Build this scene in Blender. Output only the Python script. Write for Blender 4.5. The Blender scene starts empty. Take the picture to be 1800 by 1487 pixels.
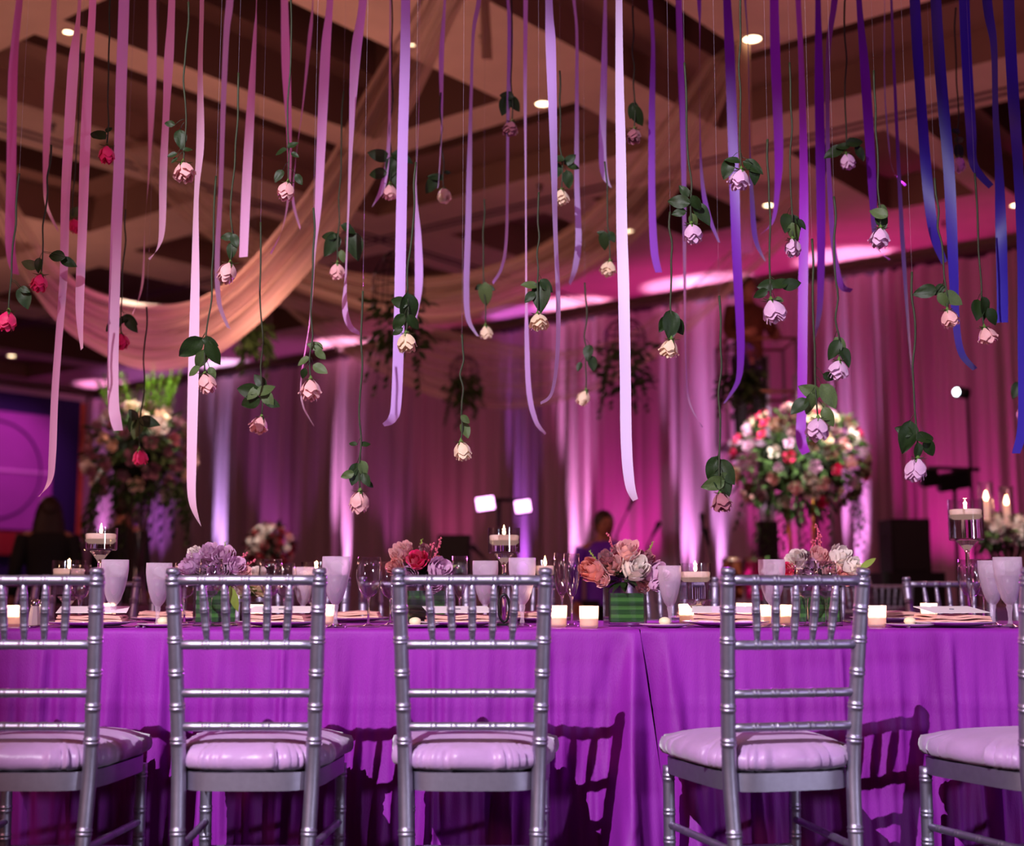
import bpy, math, random
from math import sin, cos, pi, tan, atan, radians as R, sqrt, exp
from mathutils import Vector, Matrix, Euler
sc = bpy.context.scene
C = sc.collection
# ------------------------------------------------------------ camera
F, HOR, HC = 2250.0, 1037.0, 0.875
TH = atan((HOR - 743.5) / F)
cam = bpy.data.cameras.new('camera'); co = bpy.data.objects.new('camera', cam); C.objects.link(co)
co.location = (0, 0, HC); co.rotation_euler = (pi/2 + TH, 0, 0)
cam.sensor_width = 36; cam.lens = F * 36 / 1800; cam.clip_start = .05; cam.clip_end = 200
cam.dof.use_dof = True; cam.dof.focus_distance = 3.75; cam.dof.aperture_fstop = 1.9
sc.camera = co
vs = sc.view_settings
vs.view_transform = 'Standard'; vs.look = 'None'; vs.gamma = 1; vs.use_curve_mapping = False; vs.exposure = 0.0
sc.cycles.use_denoising = True
sc.cycles.max_bounces = 12; sc.cycles.transparent_max_bounces = 16; sc.cycles.transmission_bounces = 12
sc.cycles.diffuse_bounces = 3; sc.cycles.glossy_bounces = 4
sc.cycles.sample_clamp_indirect = 4; sc.cycles.caustics_refractive = False; sc.cycles.caustics_reflective = False

def ray(x, y):
    cx = (x - 900) / F; cy = (743.5 - y) / F
    return Vector((cx, cos(TH) - cy * sin(TH), sin(TH) + cy * cos(TH)))
def P(x, y, Y):                     # a point seen at (x, y) standing at distance Y
    r = ray(x, y); t = Y / r.y
    return Vector((r.x * t, Y, HC + r.z * t))
def XA(x, Y, z):                    # sideways position for image column x at distance Y, height z
    return (x - 900) / F * (Y * cos(TH) + (z - HC) * sin(TH))
azA, azB = R(-51.2), R(38.8)        # the room stands turned to the camera
DA = Vector((sin(azA), cos(azA), 0)); DB = Vector((sin(azB), cos(azB), 0))
def AB(a, b, z): return DA * a + DB * b + Vector((0, 0, z))
def s2l(c): return tuple((v / 12.92 if v <= .04045 else ((v + .055) / 1.055) ** 2.4) for v in c)

# ------------------------------------------------------------ world and lights
w = bpy.data.worlds.new('world'); sc.world = w; w.use_nodes = True
w.node_tree.nodes['Background'].inputs[0].default_value = (.30, .09, .085, 1)
w.node_tree.nodes['Background'].inputs[1].default_value = .16
def light(kind, name, loc, energy, col, to=None, size=.1, spot=30, blend=.3):
    l = bpy.data.lights.new(name, kind); l.energy = energy; l.color = col
    if kind == 'SPOT': l.spot_size = R(spot); l.spot_blend = blend; l.shadow_soft_size = size
    elif kind == 'POINT': l.shadow_soft_size = size
    elif kind == 'AREA': l.shape = 'DISK'; l.size = size
    o = bpy.data.objects.new(name, l); C.objects.link(o); o.location = loc
    if to is not None: o.rotation_euler = (Vector(to) - Vector(loc)).to_track_quat('-Z', 'Y').to_euler()
    return o
KEY = light('SPOT', 'key_spotlight', (-1.9, -1.9, 4.5), 2300, (.95, .88, 1), to=(0.2, 3.9, 1.10), size=.02, spot=31, blend=.5)
light('SPOT', 'side_lamp', (4.6, -1.4, 1.25), 300, (.82, .84, 1), to=(0.0, 3.2, .65), size=.16, spot=42, blend=.6)
# warm and pink point fills without fixtures, added to brighten ceiling and swags
for (a, b, z, e) in ((5.5, 11.0, 2.6, 16), (2.2, -2.2, 2.6, 75), (7.0, 6.0, 2.8, 42), (9, 2, 2.8, 50), (2, 8.0, 2.8, 34), (13.5, 7, 2.8, 45)):
    light('POINT', 'ceiling_fill', AB(a, b, z), e * 1.9, (1, .46, .38) if b < 8 else (1, .34, .42), size=.5)
# magenta and violet fills added to tint the ribbons, no lamps stand there
light('SPOT', 'ribbon_fill', P(1270, 640, 12.5), 900, (.75, .05, 1), to=(0.6, 4.2, 1.9), size=.3, spot=34, blend=.9)
light('SPOT', 'ribbon_fill', P(250, 560, 12.5), 500, (1, .10, .65), to=(-1.2, 4.2, 2.0), size=.3, spot=34, blend=.9)
light('SPOT', 'wash_from_the_side', (-5.5, -1.5, 3.9), 120, (1, .05, .60), to=(-.6, 4.0, 2.2), size=.35, spot=42, blend=.9)
light('SPOT', 'wash_from_the_side', (6.0, -1.0, 3.7), 190, (.55, .05, 1), to=(1.0, 4.0, 1.9), size=.35, spot=44, blend=.9)

# ------------------------------------------------------------ materials
MC = {}
def mat(name, col=None, rough=.5, metal=0, spec=.5, noise=0, nscale=20, bump=0, bscale=60, trans=0, ior=1.45, emit=None, es=0,
        sheen=0, transl=0, alpha=1, stretch=None, coat=0, srgb=True):
    if name in MC: return MC[name]
    m = bpy.data.materials.new(name); m.use_nodes = True; nt = m.node_tree; N = nt.nodes; L = nt.links
    b = N['Principled BSDF']; c = s2l(col) if srgb else col
    b.inputs['Base Color'].default_value = (*c, 1); b.inputs['Roughness'].default_value = rough
    b.inputs['Metallic'].default_value = metal; b.inputs['Specular IOR Level'].default_value = spec
    b.inputs['IOR'].default_value = ior; b.inputs['Transmission Weight'].default_value = trans
    b.inputs['Alpha'].default_value = alpha
    if coat: b.inputs['Coat Weight'].default_value = coat
    if sheen: b.inputs['Sheen Weight'].default_value = sheen
    if emit: b.inputs['Emission Color'].default_value = (*emit, 1); b.inputs['Emission Strength'].default_value = es
    vec = None
    if noise or bump:
        tc = N.new('ShaderNodeTexCoord'); vec = tc.outputs['Object']
        if stretch:
            mp = N.new('ShaderNodeMapping'); mp.inputs['Scale'].default_value = stretch; L.new(vec, mp.inputs[0]); vec = mp.outputs[0]
    if noise:
        nz = N.new('ShaderNodeTexNoise'); nz.inputs['Scale'].default_value = nscale; nz.inputs['Detail'].default_value = 4
        L.new(vec, nz.inputs['Vector'])
        rp = N.new('ShaderNodeValToRGB'); rp.color_ramp.elements[0].position = .3; rp.color_ramp.elements[1].position = .7
        rp.color_ramp.elements[0].color = (*[max(0, v * (1 - noise)) for v in c], 1); rp.color_ramp.elements[1].color = (*[min(1, v * (1 + noise)) for v in c], 1)
        L.new(nz.outputs['Fac'], rp.inputs[0]); L.new(rp.outputs[0], b.inputs['Base Color'])
    if bump:
        n2 = N.new('ShaderNodeTexNoise'); n2.inputs['Scale'].default_value = bscale; n2.inputs['Detail'].default_value = 3
        L.new(vec, n2.inputs['Vector']); bp = N.new('ShaderNodeBump'); bp.inputs['Strength'].default_value = bump; bp.inputs['Distance'].default_value = .004
        L.new(n2.outputs['Fac'], bp.inputs['Height']); L.new(bp.outputs[0], b.inputs['Normal'])
    if transl:
        t = N.new('ShaderNodeBsdfTranslucent'); t.inputs[0].default_value = (*c, 1)
        mx = N.new('ShaderNodeMixShader'); mx.inputs[0].default_value = transl
        L.new(b.outputs[0], mx.inputs[1]); L.new(t.outputs[0], mx.inputs[2]); L.new(mx.outputs[0], N['Material Output'].inputs[0])
    MC[name] = m; return m
def thin_glass(name, tint=(.97, .95, .98), k=1.0):
    m = bpy.data.materials.new(name); m.use_nodes = True; nt = m.node_tree; N = nt.nodes; L = nt.links; N.remove(N['Principled BSDF'])
    t = N.new('ShaderNodeBsdfTransparent'); t.inputs[0].default_value = (*tint, 1); g_ = N.new('ShaderNodeBsdfGlossy'); g_.inputs['Roughness'].default_value = .04
    lw = N.new('ShaderNodeLayerWeight'); lw.inputs[0].default_value = .5; pw = N.new('ShaderNodeMath'); pw.operation = 'POWER'; pw.inputs[1].default_value = 3.5; L.new(lw.outputs['Facing'], pw.inputs[0])
    mu = N.new('ShaderNodeMath'); mu.operation = 'MULTIPLY_ADD'; mu.use_clamp = True; mu.inputs[1].default_value = .55 * k; mu.inputs[2].default_value = .07; L.new(pw.outputs[0], mu.inputs[0])
    mx = N.new('ShaderNodeMixShader'); L.new(mu.outputs[0], mx.inputs[0]); L.new(t.outputs[0], mx.inputs[1]); L.new(g_.outputs[0], mx.inputs[2]); L.new(mx.outputs[0], N['Material Output'].inputs[0]); MC[name] = m; return m
def sheer(name, col, dens=.55, bands=6, uvw=True):
    m = bpy.data.materials.new(name); m.use_nodes = True; nt = m.node_tree; N = nt.nodes; L = nt.links; c = s2l(col)
    N.remove(N['Principled BSDF'])
    d = N.new('ShaderNodeBsdfDiffuse'); d.inputs[0].default_value = (*c, 1)
    t = N.new('ShaderNodeBsdfTranslucent'); t.inputs[0].default_value = (*c, 1)
    mx = N.new('ShaderNodeMixShader'); mx.inputs[0].default_value = .45; L.new(d.outputs[0], mx.inputs[1]); L.new(t.outputs[0], mx.inputs[2])
    tr = N.new('ShaderNodeBsdfTransparent'); m2 = N.new('ShaderNodeMixShader')
    uv = N.new('ShaderNodeUVMap'); mp = N.new('ShaderNodeMapping'); mp.inputs['Scale'].default_value = (1.2, bands, 1); L.new(uv.outputs[0], mp.inputs[0])
    nz = N.new('ShaderNodeTexNoise'); nz.inputs['Scale'].default_value = 3; nz.inputs['Detail'].default_value = 3; L.new(mp.outputs[0], nz.inputs['Vector'])
    rp = N.new('ShaderNodeMapRange'); rp.inputs[1].default_value = .35; rp.inputs[2].default_value = .65; rp.inputs[3].default_value = dens - .2; rp.inputs[4].default_value = dens + .15
    L.new(nz.outputs['Fac'], rp.inputs[0])
    # doubled hems along both long edges are denser
    sx = N.new('ShaderNodeSeparateXYZ'); L.new(uv.outputs[0], sx.inputs[0])
    s1 = N.new('ShaderNodeMath'); s1.operation = 'SUBTRACT'; s1.inputs[1].default_value = .5; L.new(sx.outputs[1], s1.inputs[0])
    s2 = N.new('ShaderNodeMath'); s2.operation = 'ABSOLUTE'; L.new(s1.outputs[0], s2.inputs[0])
    s3 = N.new('ShaderNodeMapRange'); s3.inputs[1].default_value = .30; s3.inputs[2].default_value = .42; s3.inputs[3].default_value = 0; s3.inputs[4].default_value = .3
    L.new(s2.outputs[0], s3.inputs[0])
    ad = N.new('ShaderNodeMath'); ad.operation = 'ADD'; ad.use_clamp = True; L.new(rp.outputs[0], ad.inputs[0]); L.new(s3.outputs[0], ad.inputs[1])
    L.new(ad.outputs[0], m2.inputs[0]); L.new(tr.outputs[0], m2.inputs[1]); L.new(mx.outputs[0], m2.inputs[2])
    L.new(m2.outputs[0], N['Material Output'].inputs[0]); return m

# ------------------------------------------------------------ mesh helpers
class MB:
    def __init__(s): s.v = []; s.f = []; s.uv = {}
    def add(s, vs_, fs):
        n = len(s.v); s.v += [tuple(v) for v in vs_]; s.f += [tuple(i + n for i in f) for f in fs]; return s
    def box(s, c, d, rz=0, M=None):
        pts = []
        for z in (-.5, .5):
            for (x, y) in ((-.5, -.5), (.5, -.5), (.5, .5), (-.5, .5)):
                p = Vector((x * d[0], y * d[1], z * d[2]))
                if M is not None: p = M @ p
                elif rz: p = Vector((p.x * cos(rz) - p.y * sin(rz), p.x * sin(rz) + p.y * cos(rz), p.z))
                pts.append(p + Vector(c))
        return s.add(pts, [(0, 3, 2, 1), (4, 5, 6, 7), (0, 1, 5, 4), (1, 2, 6, 5), (2, 3, 7, 6), (3, 0, 4, 7)])
    def tube(s, pts, rad, seg=8, caps=True):
        pts = [Vector(p) for p in pts]; n = len(pts)
        if not hasattr(rad, '__len__'): rad = [rad] * n
        T = [(pts[min(i + 1, n - 1)] - pts[max(i - 1, 0)]).normalized() for i in range(n)]
        u = T[0].orthogonal().normalized(); vv = []
        for i in range(n):
            u = (u - T[i] * u.dot(T[i])); u = u.normalized() if u.length > 1e-6 else T[i].orthogonal().normalized()
            w_ = T[i].cross(u)
            for k in range(seg):
                a = 2 * pi * k / seg; vv.append(pts[i] + (u * cos(a) + w_ * sin(a)) * rad[i])
        fs = [(i * seg + k, i * seg + (k + 1) % seg, (i + 1) * seg + (k + 1) % seg, (i + 1) * seg + k) for i in range(n - 1) for k in range(seg)]
        if caps: fs += [tuple(reversed(range(seg))), tuple(range((n - 1) * seg, n * seg))]
        return s.add(vv, fs)
    def lathe(s, prof, seg=20, c=(0, 0, 0), M=None):
        vv = []; n = len(prof)
        for (r, z) in prof:
            for k in range(seg):
                a = 2 * pi * k / seg; p = Vector((max(r, 1e-5) * cos(a), max(r, 1e-5) * sin(a), z))
                if M is not None: p = M @ p
                vv.append(p + Vector(c))
        fs = [(i * seg + k, i * seg + (k + 1) % seg, (i + 1) * seg + (k + 1) % seg, (i + 1) * seg + k) for i in range(n - 1) for k in range(seg)]
        return s.add(vv, fs)
    def grid(s, rows, uv=None):      # rows of equal length
        n = len(rows[0]); base = len(s.v); vv = [p for r in rows for p in r]
        s.add(vv, [(i * n + k, i * n + k + 1, (i + 1) * n + k + 1, (i + 1) * n + k) for i in range(len(rows) - 1) for k in range(n - 1)])
        for i in range(len(rows)):
            for k in range(n): s.uv[base + i * n + k] = (k / max(1, n - 1), i / max(1, len(rows) - 1))
        return s
    def leaf(s, base, d, nrm, L, W, droop=.25, fold=.2):
        d = Vector(d).normalized(); nrm = Vector(nrm); nrm = (nrm - d * nrm.dot(d)); nrm = nrm.normalized() if nrm.length > 1e-5 else d.orthogonal().normalized()
        sd = d.cross(nrm); base = Vector(base); vv = []
        for (t, w_) in ((0, .06), (.22, .42), (.5, .5), (.78, .33), (1, .02)):
            c = base + d * (L * t) - nrm * (droop * L * t * t)
            for q in (-1, 0, 1): vv.append(c + sd * (q * w_ * W) + nrm * (abs(q) * fold * w_ * W))
        return s.add(vv, [(i * 3 + k, i * 3 + k + 1, i * 3 + k + 4, i * 3 + k + 3) for i in range(4) for k in range(2)])
    def mesh(s, name, smooth=True):
        me = bpy.data.meshes.new(name); me.from_pydata(s.v, [], s.f)
        if s.uv:
            ul = me.uv_layers.new(name='UVMap')
            for lp in me.loops: ul.data[lp.index].uv = s.uv.get(lp.vertex_index, (0, 0))
        if smooth: me.polygons.foreach_set('use_smooth', [True] * len(me.polygons))
        me.update(); return me
def link(name, me, m=None, parent=None, loc=None, rot=None, sc_=None):
    o = bpy.data.objects.new(name, me); C.objects.link(o)
    if m is not None and me is not None and len(me.materials) == 0: me.materials.append(m)
    if parent is not None: o.parent = parent
    if loc is not None: o.location = loc
    if rot is not None: o.rotation_euler = rot
    if sc_ is not None: o.scale = (sc_,) * 3 if not hasattr(sc_, '__len__') else sc_
    return o
def obj(name, mb, m, parent=None, smooth=True, auto=None, **k):
    me = mb.mesh(name, smooth)
    o = link(name, me, m, parent, **k)
    if auto: me.set_sharp_from_angle(angle=R(auto))
    return o
def tag(o, label, cat, group=None, kind=None):
    o['label'] = label; o['category'] = cat
    if group: o['group'] = group
    if kind: o['kind'] = kind
    return o
def empty(name, label, cat, loc=(0, 0, 0), rz=0, group=None):
    o = bpy.data.objects.new(name, None); C.objects.link(o); o.location = loc; o.rotation_euler = (0, 0, rz); o.empty_display_size = .1
    return tag(o, label, cat, group)
def struct(name, mb, m, **k):
    o = obj(name, mb, m, **k); o['kind'] = 'structure'; return o
def dup(r, loc, rz, label, group=None, cat=None):
    n = r.copy(); C.objects.link(n); n.location = loc; n.rotation_euler = (0, 0, rz); n['label'] = label
    if group: n['group'] = group
    for ch in list(r.children):
        c = ch.copy(); C.objects.link(c); c.parent = n
        for g in ch.children:
            d = g.copy(); C.objects.link(d); d.parent = c
    return n
ORD = ['first', 'second', 'third', 'fourth', 'fifth', 'sixth', 'seventh', 'eighth', 'ninth', 'tenth', 'eleventh', 'twelfth', 'thirteenth',
       'fourteenth', 'fifteenth', 'sixteenth', 'seventeenth', 'eighteenth', 'nineteenth', 'twentieth', 'twenty-first', 'twenty-second']

# ------------------------------------------------------------ the room
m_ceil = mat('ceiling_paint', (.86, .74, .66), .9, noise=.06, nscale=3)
m_dark = mat('dark_recess', (.20, .12, .10), .9)
m_wall = mat('wall_paint', (.55, .42, .45), .9, noise=.05, nscale=2)
m_carpet = mat('carpet', (.20, .10, .12), 1, noise=.4, nscale=30)
fl = MB(); fl.add([AB(-9, -9, 0), AB(23.6, -9, 0), AB(23.6, 15.3, 0), AB(-9, 15.3, 0)], [(0, 1, 2, 3)]); struct('floor', fl, m_carpet, smooth=False)
# ceiling: coffered height field of rectangular cells
Z0 = 5.0
rects = [(-3, 5.5, 8.53, 9.25, 5.62), (-3, 5.5, 9.25, 9.85, 5.28), (4.52, 5.08, -4, 8.9, 5.62), (5.08, 5.5, -4, 9.85, 5.28), (-3, 5.08, 8.53, 9.25, 5.62),
         (6.15, 9.85, 8.5, 9.2, 5.55), (6.15, 9.85, 9.2, 9.85, 5.25), (8.5, 9.2, 4.87, 9.2, 5.55), (9.2, 9.85, 4.87, 9.85, 5.25),
         (6.6, 8.12, 4.87, 8.07, 5.45), (6.85, 7.85, 5.15, 7.8, 6.0),
         (6.6, 9.85, 0.0, 4.1, 5.35), (7.0, 9.3, .5, 3.6, 5.8),
         (4.35, 5.3, 10.78, 13.2, 5.35), (2.9, 4.06, 10.78, 13.8, 5.35), (3.1, 3.8, 11.0, 13.4, 5.7), (1.2, 2.4, 10.78, 13.6, 5.5),
         (6.55, 7.6, 10.8, 12.7, 5.5), (8.3, 9.7, 10.9, 12.6, 5.4),
         (10.8, 12.9, 4.9, 8.2, 5.4), (11.2, 12.5, 5.3, 7.8, 5.8), (10.8, 12.9, 0, 4.1, 5.4), (10.8, 13.2, 9.0, 10.3, 5.35), (10.9, 13.6, 11.0, 13.3, 5.4),
         (13.9, 16.6, 4.9, 8.2, 5.4), (14.2, 17.0, 9.2, 13.4, 5.45), (17.8, 20.4, 4.9, 8.4, 5.4), (17.8, 20.4, 9.2, 13.4, 5.45), (21, 23, 8, 13.4, 5.3)]
aa = sorted({-3, 23.6, *[r[0] for r in rects], *[r[1] for r in rects]}); bb = sorted({-4, 15.3, *[r[2] for r in rects], *[r[3] for r in rects]})
def zc(a, b):
    z = Z0
    for r in rects:
        if r[0] < a < r[1] and r[2] < b < r[3]: z = r[4]
    return z
ce = MB(); H = [[zc((aa[i] + aa[i + 1]) / 2, (bb[j] + bb[j + 1]) / 2) for j in range(len(bb) - 1)] for i in range(len(aa) - 1)]
for i in range(len(aa) - 1):
    for j in range(len(bb) - 1):
        z = H[i][j]; a0, a1, b0, b1 = aa[i], aa[i + 1], bb[j], bb[j + 1]
        ce.add([AB(a0, b0, z), AB(a1, b0, z), AB(a1, b1, z), AB(a0, b1, z)], [(0, 1, 2, 3)])
        if i + 1 < len(H) and H[i + 1][j] != z:
            z2 = H[i + 1][j]; ce.add([AB(a1, b0, z), AB(a1, b1, z), AB(a1, b1, z2), AB(a1, b0, z2)], [(0, 1, 2, 3)])
        if j + 1 < len(H[0]) and H[i][j + 1] != z:
            z2 = H[i][j + 1]; ce.add([AB(a0, b1, z), AB(a1, b1, z), AB(a1, b1, z2), AB(a0, b1, z2)], [(0, 1, 2, 3)])
m_c2 = mat('ceiling_tread_shade', (.56, .42, .36), .9, noise=.06, nscale=3); m_c3 = mat('coffer_shade', (.40, .27, .23), .9)  # two darker tones put the shade of the recesses into the colour
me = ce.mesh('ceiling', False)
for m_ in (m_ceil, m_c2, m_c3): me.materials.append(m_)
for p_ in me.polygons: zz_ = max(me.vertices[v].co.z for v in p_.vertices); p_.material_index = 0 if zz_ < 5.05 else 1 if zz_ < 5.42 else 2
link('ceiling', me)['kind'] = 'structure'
m_trk = mat('track_dark', (.30, .13, .24), .6, metal=.4)
n = 0
def bar(name, p, q, w_, h, m):
    p, q = Vector(p), Vector(q); d = q - p; L = d.length; mb = MB(); M = Matrix.Rotation(math.atan2(d.y, d.x), 3, 'Z')
    mb.box((p + q) / 2, (L, w_, h), M=M); return mb
for k, (p, q) in enumerate(((AB(-3, 10.47, 4.998), AB(23.5, 10.47, 4.998)), (AB(-3, 10.6, 4.998), AB(23.5, 10.6, 4.998)), (AB(10.42, -3, 4.998), AB(10.42, 15, 4.998)), (AB(10.55, -3, 4.998), AB(10.55, 15, 4.998)))):
    struct('trim_%d' % (k + 1), bar('t', p, q, .035, .016, m_trk), m_trk, smooth=False)
# walls
wb = MB(); wb.add([AB(-3, 15.28, 0), AB(23.6, 15.28, 0), AB(23.6, 15.28, 5), AB(-3, 15.28, 5)], [(0, 1, 2, 3)]); struct('wall_back', wb, m_wall, smooth=False)
wl = MB(); wl.add([AB(23.58, -4, 0), AB(23.58, 15.28, 0), AB(23.58, 15.28, 5), AB(23.58, -4, 5)], [(0, 1, 2, 3)]); struct('wall_left', wl, m_wall, smooth=False)
def wallbox(b0, b1, z0, z1, a=23.5, t=.1): return MB().box(AB(a, (b0 + b1) / 2, (z0 + z1) / 2), (t, b1 - b0, z1 - z0), rz=math.atan2(DA.y, DA.x))
m_blue = mat('navy_drape', (.13, .08, .30), .8); m_orange = mat('wood_pilaster', (.86, .44, .26), .5, noise=.2, nscale=4)
struct('trim_5', wallbox(14.86, 15.22, 0, 4.8, t=.2), m_orange, smooth=False)
fr = empty('stage_panel', 'navy surround holding a large violet panel at the far left wall', 'panel', AB(23.45, 13.5, 0))
def wpart(name, mb, m, root, **k):
    o = obj(name, mb, m, root, **k); o.location = -root.location; return o
wpart('surround', MB().box(AB(23.42, 12.6, 2.4), (.08, 4.5, 4.7), rz=math.atan2(DA.y, DA.x)), m_blue, fr, smooth=False)
m_scr = mat('violet_panel', (.62, .30, .66), .5, noise=.06, nscale=2)
wpart('panel', wallbox(10.8, 14.22, 2.05, 4.35, a=23.34, t=.06), m_scr, fr, smooth=False)
wpart('sill', wallbox(10.6, 14.5, 1.55, 2.0, a=23.3, t=.2), mat('red_sill', (.52, .14, .10), .5), fr, smooth=False)
rg = MB(); cpt = AB(23.28, 13.0, 3.2); rg.tube([cpt + DB * (.95 * cos(t / 36 * 2 * pi)) + Vector((0, 0, .95 * sin(t / 36 * 2 * pi))) for t in range(37)], .02, 6, caps=False)
wpart('ring', rg, mat('ring_dark', (.36, .12, .42), .5), fr)
wpart('bar', wallbox(10.9, 14.2, 3.17, 3.22, a=23.29, t=.03), mat('bar_light', (.85, .6, .88), .5), fr, smooth=False)
light('SPOT', 'panel_wash', AB(20.5, 12.6, 4.7), 300, (1, .20, .75), to=AB(23.3, 13.2, 3.2), size=.2, spot=60, blend=.7)
struct('trim_6', wallbox(-3, 15.2, 4.72, 4.86, a=23.46, t=.14), mat('cornice', (.8, .7, .75), .7), smooth=False)

# recessed lamps and sprinklers
m_lens = mat('lamp_lens', (1, .9, .75), .4, emit=(1, .72, .45), es=9)
m_ring = mat('lamp_ring', (.85, .78, .7), .5)
dl = [(4.35, 8.30, 1, 'recessed ceiling lamp glowing brightest, upper right beside two purple ribbons'), (6.37, 8.34, .9, 'recessed ceiling lamp on the flat strip right of the dusty pink hanging rose'),
      (6.24, 12.18, .8, 'recessed ceiling lamp beyond the ceiling track, behind the purple ribbons'), (8.26, 5.0, .55, 'small ceiling lamp at upper left between two pink ribbons'),
      (4.16, 13.85, .8, 'recessed ceiling lamp near the drapes at the right edge'), (7.97, 12.07, .8, 'recessed ceiling lamp left of the white center ribbon above the drape rail'),
      (6.42, 6.77, .35, 'tiny ceiling lamp beside the long swag of sheer cloth'), (20.94, 11.87, 1, 'ceiling lamp far left above the violet panel')]
for (a, b, s, lb) in dl:
    e = empty('downlight', lb, 'ceiling lamp', AB(a, b, 5.0), group='recessed ceiling lamps')
    q = .066 * s
    obj('trim_ring', MB().lathe([(q, .0), (q, -.012), (q * 1.3, -.012), (q * 1.35, 0)], 24), m_ring, e)
    obj('lens', MB().lathe([(q, -.004), (q * .6, -.009), (0.0, -.011)], 24), m_lens, e)
for (a, b, lb) in ((5.9, 7.0, 'nearest the top centre'), (5.9, 9.3, 'right of the upper dusty pink rose'), (10.1, 6.0, 'at the left near the ceiling track'), (5.0, 14.0, 'near the right drapes'), (7.75, 10.1, 'left of the white centre ribbon')):
    tag(obj('sprinkler_head', MB().lathe([(.035, 0), (.035, -.01), (.012, -.015), (.01, -.05), (.03, -.055), (0, -.06)], 12), mat('sprinkler', (.35, .25, .22), .4, metal=.6), loc=AB(a, b, 5.0)),
        'small ceiling sprinkler head on the flat ceiling ' + lb, 'sprinkler', 'ceiling sprinklers')
# dark louvred grilles in two coffers
m_slat = mat('grille_slat', (.40, .24, .14), .6, metal=.2)
for (a0, a1, b0, b1, z, lb) in ((3.12, 3.78, 11.05, 13.3, 5.6, 'slatted brown air grille inside the coffer near the right drapes'), (6.95, 7.75, 5.3, 7.6, 5.9, 'dark slatted grille deep in the upper left coffer')):
    g = empty('ceiling_grille', lb, 'grille', AB((a0 + a1) / 2, (b0 + b1) / 2, z))
    nn = 13
    sm = MB().box((0, 0, 0), (a1 - a0, .05, .02), rz=math.atan2(DA.y, DA.x)).mesh('slat', False); sm.materials.append(m_slat)
    for k in range(nn): link('slat', sm, None, g, loc=DB * ((k / (nn - 1) - .5) * (b1 - b0)))

# ------------------------------------------------------------ pipe and drape
rnd = random.Random(4)
m_drape = mat('drape_fabric', (.78, .66, .72), .8, noise=.08, nscale=2.5, stretch=(6, 6, .15), transl=.12)
dr = empty('pipe_and_drape', 'long wall of pale floor-length pleated drapes hung from a dark straight pipe', 'drape', AB(13, 15, 0))
def dpart(name, mb, m, **k):
    o = obj(name, mb, m, dr, **k); o.location = -dr.location; return o
dpart('pipe', MB().tube([AB(2, 14.95, 4.8), AB(23.3, 14.95, 4.8)], .035, 8), mat('pipe_dark', (.16, .06, .12), .5))
a = 2.0
while a < 23.2:
    W = rnd.uniform(1.15, 1.5); a1 = min(a + W, 23.35); nu = int((a1 - a) / .022); rows = []
    fr1 = [(rnd.uniform(.13, .2), rnd.uniform(0, 6), rnd.uniform(.6, 1.1)) for _ in range(3)]
    for zi in range(9):
        z = 4.79 - 4.77 * zi / 8; row = []
        flare = .35 + .65 * min(1, (4.8 - z) / 1.2)
        for k in range(nu + 1):
            u = a + (a1 - a) * k / nu; o_ = 0
            for (wl_, ph, am) in fr1: o_ += am * sin(2 * pi * u / wl_ + ph + .25 * sin(z * .8 + ph))
            o_ += 1.3 * sin(2 * pi * u / .45 + fr1[0][1])
            row.append(AB(u + .012 * sin(z * 1.3 + u * 9) * (4.8 - z) / 4.8, 14.93 - .036 * o_ * flare - (.012 if zi else 0), z))
        rows.append(row)
    dpart('drape_panel', MB().grid(rows), m_drape); a = a1 - .02
for b0 in (3.0, 9.0, 15.0, 20.8):
    dpart('upright', MB().tube([AB(b0, 15.1, 0), AB(b0, 15.1, 4.8)], .025, 6), mat('pipe_dark'))
m_can = mat('black_can', (.04, .035, .045), .5)
m_glowm = mat('par_glow', (1, .5, 1), .4, emit=(1, .25, 1), es=6)
UP = [(22.45, 13, (.95, .35, 1), 900, 'at the far left end of the drapes'), (18.7, 11, (.62, .45, 1), 1500, 'behind the tall left flower arrangement'), (15.5, 11, (1, .45, .95), 1500, 'between the small flower dome and the left chairs'),
      (10.75, 11, (1, .42, .90), 1300, 'right of the twin stage lamps'), (8.9, 11, (.95, .40, 1), 900, 'left of the large round flower arrangement'), (8.45, 10, (.85, .42, 1), 800, 'just right of another near the round flower arrangement'),
      (6.55, 12, (.95, .40, 1), 1000, 'behind the large round flower arrangement'), (11.7, 12, (.55, .15, 1), 500, 'slim violet one by the central candle'),
      (13.1, 50, (1, .12, .42), 150, 'low behind the black speaker box'), (9.8, 60, (1, .03, .58), 330, 'wide magenta one behind the microphones'),
      (7.4, 65, (1, .03, .55), 300, 'wide magenta one under the round arrangement'), (5.2, 65, (1, .03, .50), 250, 'wide magenta one behind the tall black speaker'), (17.1, 50, (.85, .14, .85), 220, 'dim violet one left of centre'), (20.6, 40, (.65, .2, 1), 420, 'left behind the brown haired woman'), (14.4, 40, (.9, .14, .7), 150, 'dim pink one between the dome and centre')]
for (a, sp, col, en, lb) in UP:
    nar = sp < 30; b_ = 14.72 if nar else 14.2; en = en * 2.3 if nar else en
    p = AB(a, b_, .0)
    e = empty('uplight', 'floor can lamp washing the drapes, ' + lb, 'uplight', p, group='floor lamps washing the drapes')
    obj('housing', MB().lathe([(0, .02), (.09, .02), (.1, .05), (.1, .22), (.088, .22), (.085, .16), (0, .16)], 14), m_can, e)
    obj('lens', MB().lathe([(.085, .165), (0, .17)], 14), m_glowm, e)
    light('SPOT', 'uplight_beam', AB(a, b_, .24), en, col, to=AB(a, b_ + (.13 if nar else .6), 3.4 if nar else 3.6), size=.03, spot=sp if not nar else sp + 6, blend=.6 if nar else .9)
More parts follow.
